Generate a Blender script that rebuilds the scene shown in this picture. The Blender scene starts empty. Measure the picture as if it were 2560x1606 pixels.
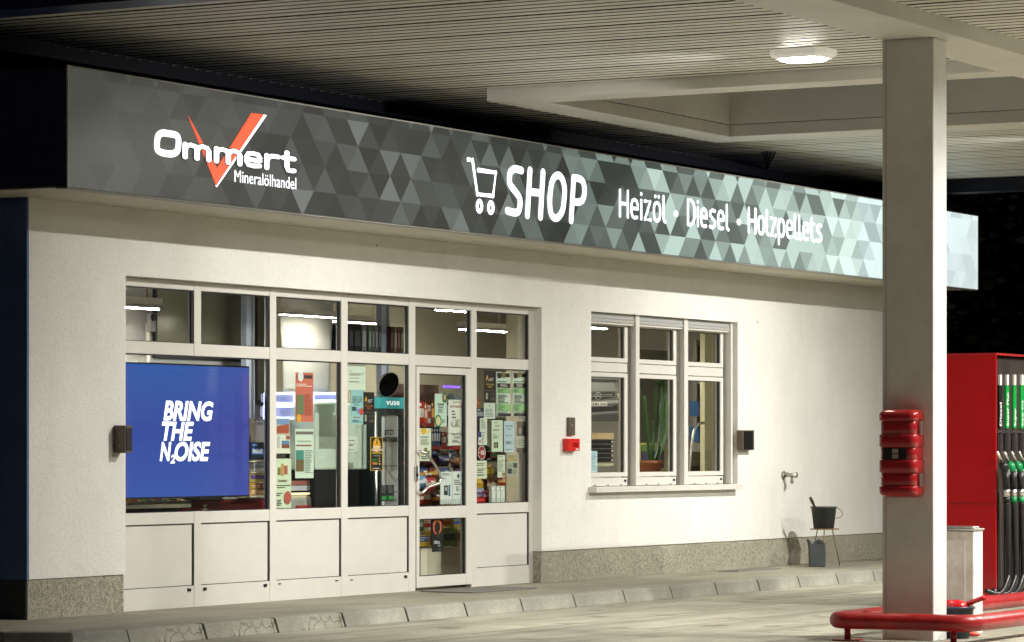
import bpy, bmesh, math, random
from mathutils import Vector, Matrix
R = math.radians
random.seed(11)
sc = bpy.context.scene
COL = sc.collection

# ------------------------------------------------------------------ camera
F_PX, W_PX, H_PX = 8421.0, 2560.0, 1606.0
HORIZON, CX = 1124.0, 1280.0
CAM = Vector((0.0, -16.1, 1.33))
TH = math.atan2(4703.0, F_PX)
S, Cc = math.sin(TH), math.cos(TH)
cam_d = bpy.data.cameras.new("camera")
cam = bpy.data.objects.new("camera", cam_d); COL.objects.link(cam)
cam.location = CAM
cam.rotation_euler = (R(90), 0, -(math.pi/2 - TH))
cam_d.sensor_width = 36.0
cam_d.lens = 36.0 * F_PX / W_PX
cam_d.shift_y = (HORIZON - H_PX/2) / W_PX
cam_d.clip_start = 0.5
cam_d.clip_end = 900
sc.camera = cam

# ------------------------------------------------------------------ night sky, exposure
world = bpy.data.worlds.new("World"); sc.world = world
world.use_nodes = True
nt = world.node_tree
bgn = nt.nodes["Background"]
sky = nt.nodes.new("ShaderNodeTexSky")
sky.sky_type = 'NISHITA'; sky.sun_disc = False
sky.sun_elevation = R(-6.0); sky.sun_rotation = R(250)
nt.links.new(sky.outputs[0], bgn.inputs[0])
bgn.inputs[1].default_value = 2.6
sc.view_settings.view_transform = 'Standard'
sc.view_settings.look = 'None'
sc.view_settings.exposure = 0.0
sc.view_settings.gamma = 1.0
sc.render.engine = 'CYCLES'
sc.cycles.use_denoising = True
sc.cycles.max_bounces = 8
sc.cycles.transparent_max_bounces = 12
sc.cycles.sample_clamp_indirect = 6.0
sc.cycles.caustics_reflective = False
sc.cycles.caustics_refractive = False
LAMP_POWER = 225.0            # watts of a lamp on the shop side

# ------------------------------------------------------------------ place helpers (camera calibration -> metres)
def _u(px): return (px - CX) / F_PX
def P(px, py, Y):
    """point of the plane y=Y that is seen at photo pixel (px, py)"""
    u = _u(px); Z = (Y - CAM.y) / (S - u*Cc)
    return Vector((Z*(Cc + u*S), Y, CAM.z + (HORIZON - py)/F_PX*Z))
def G(px, py, z):
    u = _u(px); Z = (z - CAM.z) * F_PX / (HORIZON - py)
    return Vector((Z*(Cc + u*S), CAM.y + Z*(S - u*Cc), z))
def XP(px, py, X):
    u = _u(px); Z = X / (Cc + u*S)
    return Vector((X, CAM.y + Z*(S - u*Cc), CAM.z + (HORIZON - py)/F_PX*Z))
def rect(l, t, r, b, Y):
    """x0, x1, z0, z1 on plane Y of the pixel box"""
    c = (l + r)/2
    return P(l, 0, Y).x, P(r, 0, Y).x, P(c, b, Y).z, P(c, t, Y).z

# ------------------------------------------------------------------ materials
MATS = {}
def lin(c):
    return tuple(((x/255)/12.92 if x/255 <= .04045 else ((x/255+.055)/1.055)**2.4) for x in c)
def mat(name, col, rough=.5, metal=0.0, emit=None, es=1.0, noise=None, bump=None, coat=0.0, spec=None, stretch=None):
    if name in MATS: return MATS[name]
    m = bpy.data.materials.new(name); m.use_nodes = True
    t = m.node_tree; b = t.nodes["Principled BSDF"]
    b.inputs["Base Color"].default_value = (*col, 1)
    b.inputs["Roughness"].default_value = rough
    b.inputs["Metallic"].default_value = metal
    if coat: b.inputs["Coat Weight"].default_value = coat
    if spec is not None: b.inputs["Specular IOR Level"].default_value = spec
    if emit:
        b.inputs["Emission Color"].default_value = (*emit, 1); b.inputs["Emission Strength"].default_value = es
    co = t.nodes.new("ShaderNodeTexCoord"); mp = t.nodes.new("ShaderNodeMapping")
    t.links.new(co.outputs["Object"], mp.inputs[0])
    if stretch: mp.inputs["Scale"].default_value = stretch
    if noise:
        s_, amt = noise
        n = t.nodes.new("ShaderNodeTexNoise"); n.inputs["Scale"].default_value = s_; n.inputs["Detail"].default_value = 6
        n.inputs["Roughness"].default_value = .65
        t.links.new(mp.outputs[0], n.inputs["Vector"])
        r = t.nodes.new("ShaderNodeValToRGB")
        r.color_ramp.elements[0].position = .3; r.color_ramp.elements[1].position = .7
        r.color_ramp.elements[0].color = (*[c*(1-amt) for c in col], 1)
        r.color_ramp.elements[1].color = (*[min(1, c*(1+amt*.6)) for c in col], 1)
        t.links.new(n.outputs[0], r.inputs[0]); t.links.new(r.outputs[0], b.inputs["Base Color"])
    if bump:
        s_, st, dist = bump
        n = t.nodes.new("ShaderNodeTexNoise"); n.inputs["Scale"].default_value = s_; n.inputs["Detail"].default_value = 3
        t.links.new(co.outputs["Object"], n.inputs["Vector"])
        bp = t.nodes.new("ShaderNodeBump"); bp.inputs["Strength"].default_value = st; bp.inputs["Distance"].default_value = dist
        t.links.new(n.outputs[0], bp.inputs["Height"]); t.links.new(bp.outputs[0], b.inputs["Normal"])
    MATS[name] = m
    return m
def cmat(c, rough=.55, metal=0):
    """plain printed / painted colour given as sRGB"""
    return mat("paint_%02x%02x%02x_%d" % (*c, int(rough*100)) + ("m" if metal else ""), lin(c), rough, metal)
def emat(c, s):
    return mat("glow_%02x%02x%02x_%g" % (*c, s), lin(c), .5, emit=lin(c), es=s)

def plaster(name, col, scale, strength, grime):
    """rubbed render: short worm-like scratches plus broad grime"""
    m = bpy.data.materials.new(name); m.use_nodes = True; MATS[name] = m
    t = m.node_tree; b = t.nodes["Principled BSDF"]; b.inputs["Roughness"].default_value = .9
    b.inputs["Specular IOR Level"].default_value = .15
    co = t.nodes.new("ShaderNodeTexCoord")
    mp = t.nodes.new("ShaderNodeMapping"); mp.inputs["Scale"].default_value = (1.0, 1.0, .55)
    t.links.new(co.outputs["Object"], mp.inputs[0])
    n = t.nodes.new("ShaderNodeTexNoise"); n.inputs["Scale"].default_value = scale; n.inputs["Detail"].default_value = 2.5
    n.inputs["Distortion"].default_value = 1.2
    t.links.new(mp.outputs[0], n.inputs["Vector"])
    rr = t.nodes.new("ShaderNodeValToRGB")
    rr.color_ramp.elements[0].position = .36; rr.color_ramp.elements[1].position = .5
    rr.color_ramp.elements[0].color = (0, 0, 0, 1); rr.color_ramp.elements[1].color = (1, 1, 1, 1)
    t.links.new(n.outputs[0], rr.inputs[0])
    bp = t.nodes.new("ShaderNodeBump"); bp.inputs["Strength"].default_value = strength; bp.inputs["Distance"].default_value = .012
    t.links.new(rr.outputs[0], bp.inputs["Height"]); t.links.new(bp.outputs[0], b.inputs["Normal"])
    g = t.nodes.new("ShaderNodeTexNoise"); g.inputs["Scale"].default_value = .9; g.inputs["Detail"].default_value = 7; g.inputs["Roughness"].default_value = .6
    t.links.new(co.outputs["Object"], g.inputs["Vector"])
    gr = t.nodes.new("ShaderNodeValToRGB")
    gr.color_ramp.elements[0].position = .3; gr.color_ramp.elements[1].position = .62
    gr.color_ramp.elements[0].color = (*[c*(1-grime) for c in col], 1); gr.color_ramp.elements[1].color = (*col, 1)
    t.links.new(g.outputs[0], gr.inputs[0])
    mx = t.nodes.new("ShaderNodeMix"); mx.data_type = 'RGBA'; mx.blend_type = 'MULTIPLY'; mx.inputs[0].default_value = .06
    t.links.new(gr.outputs[0], mx.inputs[6]); t.links.new(rr.outputs[0], mx.inputs[7])
    vo = t.nodes.new("ShaderNodeTexVoronoi"); vo.inputs["Scale"].default_value = 1.15
    t.links.new(co.outputs["Object"], vo.inputs["Vector"])
    vr = t.nodes.new("ShaderNodeValToRGB"); vr.color_ramp.elements[0].position = .012; vr.color_ramp.elements[1].position = .016
    vr.color_ramp.elements[0].color = (.2, .17, .13, 1); vr.color_ramp.elements[1].color = (1, 1, 1, 1)
    t.links.new(vo.outputs["Distance"], vr.inputs[0])
    st_ = t.nodes.new("ShaderNodeTexNoise"); st_.inputs["Scale"].default_value = 1; st_.inputs["Detail"].default_value = 6
    ms_ = t.nodes.new("ShaderNodeMapping"); ms_.inputs["Scale"].default_value = (5.5, 5.5, .5)
    t.links.new(co.outputs["Object"], ms_.inputs[0]); t.links.new(ms_.outputs[0], st_.inputs["Vector"])
    sr_ = t.nodes.new("ShaderNodeValToRGB"); sr_.color_ramp.elements[0].position = .32; sr_.color_ramp.elements[1].position = .52
    sr_.color_ramp.elements[0].color = (.87, .85, .80, 1); sr_.color_ramp.elements[1].color = (1, 1, 1, 1)
    t.links.new(st_.outputs[0], sr_.inputs[0])
    out = mx.outputs[2]
    for nd, fac in ((vr, 1), (sr_, .2)):
        ml = t.nodes.new("ShaderNodeMix"); ml.data_type = 'RGBA'; ml.blend_type = 'MULTIPLY'; ml.inputs[0].default_value = fac
        t.links.new(out, ml.inputs[6]); t.links.new(nd.outputs[0], ml.inputs[7]); out = ml.outputs[2]
    t.links.new(out, b.inputs["Base Color"])
    return m

def concrete(name, col, dark, joints=None, crack=False, streak=(1, 1, 1)):
    m = bpy.data.materials.new(name); m.use_nodes = True; MATS[name] = m
    t = m.node_tree; b = t.nodes["Principled BSDF"]; b.inputs["Roughness"].default_value = .72
    b.inputs["Specular IOR Level"].default_value = .35
    co = t.nodes.new("ShaderNodeTexCoord")
    mp = t.nodes.new("ShaderNodeMapping"); mp.inputs["Scale"].default_value = streak
    t.links.new(co.outputs["Object"], mp.inputs[0])
    n = t.nodes.new("ShaderNodeTexNoise"); n.inputs["Scale"].default_value = 1.1; n.inputs["Detail"].default_value = 9; n.inputs["Roughness"].default_value = .62
    t.links.new(mp.outputs[0], n.inputs["Vector"])
    r = t.nodes.new("ShaderNodeValToRGB")
    e = r.color_ramp.elements
    e[0].position = .3; e[1].position = .68
    e[0].color = (*[c*dark for c in col], 1); e[1].color = (*[c*1.12 for c in col], 1)
    t.links.new(n.outputs[0], r.inputs[0])
    f = t.nodes.new("ShaderNodeTexNoise"); f.inputs["Scale"].default_value = 60; f.inputs["Detail"].default_value = 4
    t.links.new(co.outputs["Object"], f.inputs["Vector"])
    mx = t.nodes.new("ShaderNodeMix"); mx.data_type = 'RGBA'; mx.blend_type = 'OVERLAY'; mx.inputs[0].default_value = .35
    t.links.new(r.outputs[0], mx.inputs[6]); t.links.new(f.outputs[0], mx.inputs[7])
    out = mx.outputs[2]
    if joints:
        ty = t.nodes.new("ShaderNodeTexNoise"); ty.inputs["Scale"].default_value = 1; ty.inputs["Detail"].default_value = 5; ty.inputs["Roughness"].default_value = .7
        mt_ = t.nodes.new("ShaderNodeMapping"); mt_.inputs["Scale"].default_value = (.16, 3.2, 1); mt_.inputs["Rotation"].default_value = (0, 0, R(6))
        t.links.new(co.outputs["Object"], mt_.inputs[0]); t.links.new(mt_.outputs[0], ty.inputs["Vector"])
        tr_ = t.nodes.new("ShaderNodeValToRGB"); tr_.color_ramp.elements[0].position = .36; tr_.color_ramp.elements[1].position = .5
        tr_.color_ramp.elements[0].color = (.62, .6, .57, 1); tr_.color_ramp.elements[1].color = (1, 1, 1, 1)
        t.links.new(ty.outputs[0], tr_.inputs[0])
        sp_ = t.nodes.new("ShaderNodeTexNoise"); sp_.inputs["Scale"].default_value = 2.3; sp_.inputs["Detail"].default_value = 4
        t.links.new(co.outputs["Object"], sp_.inputs["Vector"])
        sr_ = t.nodes.new("ShaderNodeValToRGB"); sr_.color_ramp.elements[0].position = .33; sr_.color_ramp.elements[1].position = .40
        sr_.color_ramp.elements[0].color = (.5, .47, .42, 1); sr_.color_ramp.elements[1].color = (1, 1, 1, 1)
        t.links.new(sp_.outputs[0], sr_.inputs[0])
        for nd in (tr_, sr_):
            ml = t.nodes.new("ShaderNodeMix"); ml.data_type = 'RGBA'; ml.blend_type = 'MULTIPLY'; ml.inputs[0].default_value = .8
            t.links.new(out, ml.inputs[6]); t.links.new(nd.outputs[0], ml.inputs[7]); out = ml.outputs[2]
        br = t.nodes.new("ShaderNodeTexBrick"); br.offset = 0
        br.inputs["Scale"].default_value = 1; br.inputs["Brick Width"].default_value = joints[0]; br.inputs["Row Height"].default_value = joints[1]
        br.inputs["Mortar Size"].default_value = .016; br.inputs["Mortar Smooth"].default_value = .2
        br.inputs["Color1"].default_value = br.inputs["Color2"].default_value = (1, 1, 1, 1)
        br.inputs["Mortar"].default_value = (.38, .36, .33, 1)
        mj = t.nodes.new("ShaderNodeMapping"); mj.inputs["Location"].default_value = joints[2]
        t.links.new(co.outputs["Object"], mj.inputs[0]); t.links.new(mj.outputs[0], br.inputs["Vector"])
        m2 = t.nodes.new("ShaderNodeMix"); m2.data_type = 'RGBA'; m2.blend_type = 'MULTIPLY'; m2.inputs[0].default_value = 1
        t.links.new(out, m2.inputs[6]); t.links.new(br.outputs[0], m2.inputs[7]); out = m2.outputs[2]
    if crack:
        v = t.nodes.new("ShaderNodeTexVoronoi"); v.feature = 'DISTANCE_TO_EDGE'; v.inputs["Scale"].default_value = 7
        ds = t.nodes.new("ShaderNodeTexNoise"); ds.inputs["Scale"].default_value = 9
        t.links.new(co.outputs["Object"], ds.inputs["Vector"])
        ad = t.nodes.new("ShaderNodeMix"); ad.data_type = 'RGBA'; ad.inputs[0].default_value = .12
        t.links.new(co.outputs["Object"], ad.inputs[6]); t.links.new(ds.outputs[1], ad.inputs[7])
        t.links.new(ad.outputs[2], v.inputs["Vector"])
        cr = t.nodes.new("ShaderNodeValToRGB"); cr.color_ramp.elements[0].position = 0; cr.color_ramp.elements[1].position = .05
        cr.color_ramp.elements[0].color = (.22, .2, .17, 1); cr.color_ramp.elements[1].color = (1, 1, 1, 1)
        t.links.new(v.outputs["Distance"], cr.inputs[0])
        ms = t.nodes.new("ShaderNodeTexNoise"); ms.inputs["Scale"].default_value = 1.7
        t.links.new(co.outputs["Object"], ms.inputs["Vector"])
        mr = t.nodes.new("ShaderNodeValToRGB"); mr.color_ramp.elements[0].position = .42; mr.color_ramp.elements[1].position = .56
        t.links.new(ms.outputs[0], mr.inputs[0])
        m3 = t.nodes.new("ShaderNodeMix"); m3.data_type = 'RGBA'; m3.blend_type = 'MULTIPLY'
        t.links.new(mr.outputs[0], m3.inputs[0]); t.links.new(out, m3.inputs[6]); t.links.new(cr.outputs[0], m3.inputs[7]); out = m3.outputs[2]
    t.links.new(out, b.inputs["Base Color"])
    bp = t.nodes.new("ShaderNodeBump"); bp.inputs["Strength"].default_value = .35; bp.inputs["Distance"].default_value = .01
    t.links.new(f.outputs[0], bp.inputs["Height"]); t.links.new(bp.outputs[0], b.inputs["Normal"])
    return m

M_wall = plaster("white_render", (.80, .785, .735), 70, .4, .1)
M_plinth = plaster("plinth_render", (.45, .42, .33), 70, .9, .25)
M_side = mat("side_wall_blue", (.10, .165, .40), .85, noise=(1.2, .25), bump=(90, .5, .01))  # one mottled dark blue tone over the whole side wall
M_sideplinth = mat("side_plinth_dark", (.06, .065, .08), .9, noise=(4, .3))  # much darker tone than the front plinth
M_frame = mat("white_aluminium", (.64, .615, .565), .38, noise=(3, .05), spec=.4)
M_gasket = mat("black_gasket", (.01, .01, .01), .6)
M_steel = mat("white_steel_paint", (.70, .68, .62), .45, noise=(1.4, .12), bump=(3, .12, .02))
M_pillar = mat("pillar_paint", (.76, .75, .73), .42, noise=(3.5, .12), bump=(2.5, .15, .02))
M_ceil = mat("canopy_sheet", (.78, .76, .69), .42, noise=(.8, .1), bump=(5, .1, .012), spec=.4)
M_groove = mat("sheet_groove", (.025, .022, .018), .8)
M_navy = mat("navy_fascia", (.012, .022, .09), .35, noise=(1, .2))
M_navydark = mat("black_navy_fascia", (.010, .011, .018), .6, spec=.15)
M_blackst = mat("black_steel", (.012, .012, .014), .55)
M_greyst = mat("grey_trim", (.28, .27, .24), .5, noise=(2, .15))
M_ground = concrete("forecourt_concrete", (.37, .35, .275), .58, joints=(6.0, 5.5, (-24.35+.0, 2.9, 0)), streak=(.45, 1.5, 1))
M_pave = concrete("pavement_concrete", (.29, .27, .205), .6, streak=(.5, 1.4, 1))
M_kerb = concrete("kerb_concrete", (.37, .36, .30), .4)
M_kerbc = concrete("kerb_concrete_cracked", (.38, .37, .30), .42, crack=True)
M_red = mat("red_gloss_paint", (.40, .014, .016), .38, noise=(5, .35), coat=.15)
M_redpl = mat("red_plastic", (.36, .012, .016), .25, coat=.4)
M_chrome = mat("brushed_steel", (.78, .77, .74), .28, 1.0, noise=(30, .12))
M_darkgrey = mat("dark_grey_plastic", (.055, .062, .066), .42, noise=(5, .3))
M_bluegrey = mat("blue_grey_plastic", (.055, .07, .10), .4, noise=(6, .3))
M_brown = mat("brown_metal", (.11, .085, .06), .45, noise=(6, .2))
M_black = mat("black_plastic", (.01, .01, .011), .4)
M_hose = mat("hose_rubber", (.008, .008, .009), .38)
M_green = mat("green_plastic", (.0, .25, .07), .4)
M_rust = mat("rusty_wire", (.22, .13, .06), .6, noise=(20, .3))
M_brass = mat("tap_metal", (.42, .40, .33), .35, 1.0)
M_intwall = mat("interior_grey_wall", (.34, .335, .33), .8, noise=(2, .06))
M_backwall = mat("interior_beige_wall", (.42, .40, .31), .85, noise=(1, .06))
M_olive = mat("smoked_pane", (.25, .25, .18), .22, noise=(.8, .12))
M_colblue = mat("pale_column", (.55, .62, .78), .4)
M_floor_in = mat("shop_floor", (.22, .20, .17), .45)
M_leaf = mat("dark_foliage", (.014, .022, .009), .6, noise=(3, .5))
M_bark = mat("bark", (.05, .04, .03), .9)
def glass_mat():
    m = bpy.data.materials.new("window_glass"); m.use_nodes = True
    t = m.node_tree; t.nodes.clear()
    o = t.nodes.new("ShaderNodeOutputMaterial"); mx = t.nodes.new("ShaderNodeMixShader")
    tr = t.nodes.new("ShaderNodeBsdfTransparent"); tr.inputs[0].default_value = (.97, .98, .97, 1)
    gl = t.nodes.new("ShaderNodeBsdfGlossy"); gl.inputs["Roughness"].default_value = .0
    lw = t.nodes.new("ShaderNodeLayerWeight"); lw.inputs[0].default_value = .5
    pw = t.nodes.new("ShaderNodeMath"); pw.operation = 'POWER'; pw.inputs[1].default_value = 5
    t.links.new(lw.outputs["Facing"], pw.inputs[0])
    fr = t.nodes.new("ShaderNodeMath"); fr.operation = 'MULTIPLY_ADD'; fr.inputs[1].default_value = .9; fr.inputs[2].default_value = .035
    t.links.new(pw.outputs[0], fr.inputs[0])
    t.links.new(fr.outputs[0], mx.inputs[0]); t.links.new(tr.outputs[0], mx.inputs[1]); t.links.new(gl.outputs[0], mx.inputs[2])
    t.links.new(mx.outputs[0], o.inputs[0]); return m
M_glass = glass_mat()

# ------------------------------------------------------------------ mesh builder
class MB:
    def __init__(s): s.v = []; s.f = []; s.mi = []; s.mats = []; s.sm = []
    def m(s, mt):
        if mt not in s.mats: s.mats.append(mt)
        return s.mats.index(mt)
    def add(s, vs, fs, mt, smooth=False):
        o = len(s.v); k = s.m(mt); s.v += [tuple(v) for v in vs]
        for f in fs: s.f.append(tuple(i+o for i in f)); s.mi.append(k); s.sm.append(smooth)
        return s
    def box(s, x0, x1, y0, y1, z0, z1, mt):
        v = [(x, y, z) for x in (x0, x1) for y in (y0, y1) for z in (z0, z1)]
        return s.add(v, [(0,1,3,2),(4,6,7,5),(0,4,5,1),(2,3,7,6),(0,2,6,4),(1,5,7,3)], mt)
    def quad(s, a, b, c, d, mt): return s.add([a, b, c, d], [(0,1,2,3)], mt)
    def prism(s, pts, dirv, mt):
        """closed polygon pts (3D) extruded along dirv"""
        n = len(pts); d = Vector(dirv)
        v = [Vector(p) for p in pts] + [Vector(p)+d for p in pts]
        f = [tuple(range(n-1, -1, -1)), tuple(range(n, 2*n))] + [(i, (i+1) % n, n+(i+1) % n, n+i) for i in range(n)]
        return s.add(v, f, mt)
    def tube(s, pts, r, mt, n=10, closed=False, caps=True):
        pts = [Vector(p) for p in pts]; N = len(pts)
        rs = r if isinstance(r, (list, tuple)) else [r]*N
        rings = []; up = None
        for i in range(N):
            if closed: tg = (pts[(i+1) % N]-pts[i-1]).normalized()
            else: tg = (pts[min(i+1, N-1)]-pts[max(i-1, 0)]).normalized()
            if up is None:
                a = Vector((0,0,1)) if abs(tg.z) < .9 else Vector((1,0,0)); up = tg.cross(a).normalized()
            up = (up - tg*up.dot(tg)).normalized(); w = tg.cross(up)
            rings.append([pts[i] + (up*math.cos(2*math.pi*k/n) + w*math.sin(2*math.pi*k/n))*rs[i] for k in range(n)])
        v = [p for rg in rings for p in rg]; f = []
        for i in range(N if closed else N-1):
            a = i*n; b = ((i+1) % N)*n
            for k in range(n): f.append((a+k, a+(k+1) % n, b+(k+1) % n, b+k))
        if caps and not closed: f += [tuple(range(n-1, -1, -1)), tuple(range((N-1)*n, N*n))]
        return s.add(v, f, mt, True)
    def lathe(s, c, prof, mt, n=24, axis='z', sx=1, sy=1):
        """profile [(r, h)] turned about an axis through c"""
        v = []; f = []
        for (r, h) in prof:
            for k in range(n):
                a = 2*math.pi*k/n; p = (r*math.cos(a)*sx, r*math.sin(a)*sy, h)
                if axis == 'y': p = (p[0], p[2], p[1])
                if axis == 'x': p = (p[2], p[0], p[1])
                v.append((c[0]+p[0], c[1]+p[1], c[2]+p[2]))
        for i in range(len(prof)-1):
            for k in range(n): f.append((i*n+k, i*n+(k+1) % n, (i+1)*n+(k+1) % n, (i+1)*n+k))
        f += [tuple(range(n-1, -1, -1)), tuple(range((len(prof)-1)*n, len(prof)*n))]
        return s.add(v, f, mt, True)
    def text(s, body, x0, x1, z0, h, Y, mt, off=0.0, shear=0.0, depth=.002, mirror=False, vert=False, face='y'):
        """text fitted to x0..x1 with cap height h from baseline z0 on the plane y=Y facing -y"""
        vs, fs = text_mesh(body, off, shear)
        xs = [p[0] for p in vs]; a, b = min(xs), max(xs)
        def tx(p):
            x = x0 + (p[0]-a)/(b-a)*(x1-x0); z = z0 + p[1]/.69*h
            return x, z
        v = []
        for p in vs:
            x, z = tx(p); v.append((x, Y, z))
        return s.add(v, fs, mt)
    def vtext(s, body, xc, w, z0, z1, Y, mt, off=.02):
        """text running upwards from z0 to z1, cap height w across x"""
        vs, fs = text_mesh(body, off, 0)
        xs = [p[0] for p in vs]; a, b = min(xs), max(xs)
        return s.add([(xc + w/2 - p[1]/.69*w, Y, z0 + (p[0]-a)/(b-a)*(z1-z0)) for p in vs], fs, mt)
    def build(s, name, parent=None, bevel=0, seg=2, origin=None, solid=False):
        me = bpy.data.meshes.new(name)
        v = [Vector(p) for p in s.v]
        pw = world_loc(parent) if parent else Vector((0,0,0))
        if origin is None:
            lo = [min(p[i] for p in v) for i in range(3)]; hi = [max(p[i] for p in v) for i in range(3)]
            origin = Vector(((lo[0]+hi[0])/2, (lo[1]+hi[1])/2, lo[2]))
        origin = Vector(origin)
        me.from_pydata([p-origin for p in v], [], s.f)
        for mt in s.mats: me.materials.append(mt)
        for p, k, sm in zip(me.polygons, s.mi, s.sm): p.material_index = k; p.use_smooth = sm
        bm = bmesh.new(); bm.from_mesh(me); bmesh.ops.recalc_face_normals(bm, faces=bm.faces)
        bm.to_mesh(me); bm.free()
        me.update()
        o = bpy.data.objects.new(name, me); COL.objects.link(o)
        o.location = origin - pw
        if parent: o.parent = parent
        if bevel:
            bv = o.modifiers.new("bevel", 'BEVEL'); bv.width = bevel; bv.segments = seg; bv.limit_method = 'ANGLE'; bv.angle_limit = R(35)
        return o
def world_loc(o):
    l = Vector(o.location)
    while o.parent: o = o.parent; l += Vector(o.location)
    return l
_tc = {}
def text_mesh(body, off=0.0, shear=0.0):
    k = (body, off, shear)
    if k in _tc: return _tc[k]
    c = bpy.data.curves.new("t", 'FONT'); c.body = body; c.offset = off; c.shear = shear; c.resolution_u = 4
    o = bpy.data.objects.new("t", c); COL.objects.link(o)
    dg = bpy.context.evaluated_depsgraph_get(); dg.update()
    me = o.evaluated_get(dg).to_mesh()
    r = ([tuple(v.co) for v in me.vertices], [tuple(p.vertices) for p in me.polygons])
    bpy.data.objects.remove(o); bpy.data.curves.remove(c)
    _tc[k] = r; return r
def thing(name, label, cat, loc=(0,0,0), group=None):
    o = bpy.data.objects.new(name, None); COL.objects.link(o); o.location = loc; o.empty_display_size = .2
    return tag(o, label, cat, group)
def tag(o, label, cat, group=None):
    o["label"] = label; o["category"] = cat; o["kind"] = "thing"
    if group: o["group"] = group
    return o
def struct(o): o["kind"] = "structure"; return o
def smooth(pts, k=5, closed=False):
    pts = [Vector(p) for p in pts]; n = len(pts); out = []
    rng = range(n) if closed else range(n-1)
    for i in rng:
        g = lambda j: pts[j % n] if closed else pts[max(0, min(n-1, j))]
        p0, p1, p2, p3 = g(i-1), g(i), g(i+1), g(i+2)
        for q in range(k):
            t = q/k
            out.append(.5*((2*p1)+(p2-p0)*t+(2*p0-5*p1+4*p2-p3)*t*t+(3*p1-p0-3*p2+p3)*t**3))
    if not closed: out.append(pts[-1])
    return out

# ================================================================== SETTING: ground, pavement, kerb
b = MB(); b.quad((-260, -260, -.12), (420, -260, -.12), (420, 420, -.12), (-260, 420, -.12), M_ground)
struct(b.build("ground", origin=(0, 0, -.12)))
KY = -1.33                                            # back edge of the kerb stones
b = MB()
pv = [(20.35, KY), (60, KY), (60, .3), (60, 14), (19.78, 14), (19.78, -.85), (19.95, -1.22)]
b.prism([(x, y, -.118) for x, y in pv], (0, 0, .118), M_pave)
struct(b.build("pavement", origin=(29, 0, 0)))
# kerb stones, one metre each, chamfered; the last ones turn the corner of the building
KERB = [("pale concrete kerb stone %s" % t) for t in
    ("below the second white panel, crazed with cracks", "below the third white panel, crazed with cracks", "below the fourth white panel, left of the door",
     "straight below the glass door", "below the panel right of the door", "below the corner where the shop front ends", "under the two small boxes beside the window",
     "below the left casement of the office window", "below the cactus in the office window", "below the right casement of the office window", "below the wall box right of the office window",
     "below the garden tap", "in front of the watering can", "just left of the canopy pillar")]
def kerb_profile(i, p0, p1, n0, n1, mt, label):
    """a stone from p0 to p1 (back edge), outward normals n0, n1"""
    prof = [(0, -.13), (0, .003), (.12, .001), (.14, -.008), (.175, -.112), (.178, -.13)]
    v = []
    for p, n in ((p0, n0), (p1, n1)):
        for d, z in prof: v.append((p[0]+n[0]*d, p[1]+n[1]*d, z))
    k = len(prof)
    f = [tuple(range(k)), tuple(range(2*k-1, k-1, -1))] + [(j, (j+1) % k, k+(j+1) % k, k+j) for j in range(k)]
    m_ = MB(); m_.add(v, f, mt)
    o = m_.build("kerb_stone", bevel=.006)
    tag(o, label, "kerb stone", "kerb stones along the pavement")
x = 20.36
n_ = 0
corner = [(20.35, KY), (19.95, -1.22), (19.78, -.85), (19.78, .2), (19.78, 1.2)]
cn = [(0, -1), (-.6, -.8), (-.95, -.3), (-1, 0), (-1, 0)]
cl = ["curved kerb stone turning the dark corner left of the building", "short curved kerb stone at the far left end of the pavement", "dark kerb stone running back along the blue side wall"]
for i in range(3): kerb_profile(0, corner[i], corner[i+1], cn[i], cn[i+1], M_kerb, cl[i])
while x < 44:
    lab = KERB[n_-1] if 1 <= n_ <= len(KERB) else ("first straight concrete kerb stone after the dark corner, crazed with cracks" if n_ == 0 else "concrete kerb stone hidden behind the canopy pillar")
    if n_ < 16: kerb_profile(n_, (x, KY), (x+.974, KY), (0, -1), (0, -1), M_kerbc if n_ in (0, 1, 2) else M_kerb, lab)
    x += 1.0; n_ += 1

# ================================================================== SHOP BUILDING
X0, X1 = 21.1, 38.2
bld = thing("shop_building", "white rendered petrol station shop with glazed front, flat roof and deep eaves", "building", (X0, 0, 0))
xl = P(314, 0, 0).x; xr = P(1354, 0, 0).x           # shop front opening
wl = P(1478, 0, 0).x; wr = P(1844.6, 0, 0).x        # office window opening
ZT = 2.745; ZS = .95; ZP = .315; ZE = 3.295
b = MB()
b.box(X0, xl, 0, .26, ZP, ZE+.2, M_wall)
b.box(xl, xr, 0, .26, ZT, ZE+.2, M_wall)
b.box(xr, wl, 0, .26, ZP, ZE+.2, M_wall)
b.box(wl, wr, 0, .26, ZT, ZE+.2, M_wall); b.box(wl, wr, 0, .26, ZP, ZS-.03, M_wall)
b.box(wr, X1, 0, .26, ZP, ZE+.2, M_wall)
wall = b.build("wall", bld)
b = MB(); b.box(X1-.25, X1-.001, .26, 8, ZP, ZE+.2, M_wall); b.box(X0+.3, X1-.25, 7.8, 8, ZP, ZE+.2, M_wall); b.build("rear_wall", bld)
b = MB(); b.box(X0-.02, X0-.001, .004, 8, ZP, ZE+.2, M_side); b.build("side_wall", bld)
b = MB(); b.box(X0, xl-.012, .012, .26, -.02, ZP, M_plinth); b.build("plinth", bld)
b = MB(); b.box(xr+.012, X1, .012, .26, -.02, ZP, M_plinth); b.build("plinth", bld)
b = MB(); b.box(X0-.012, X0-.0005, .02, 8, -.1, ZP, M_sideplinth); b.build("side_plinth", bld)
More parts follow.
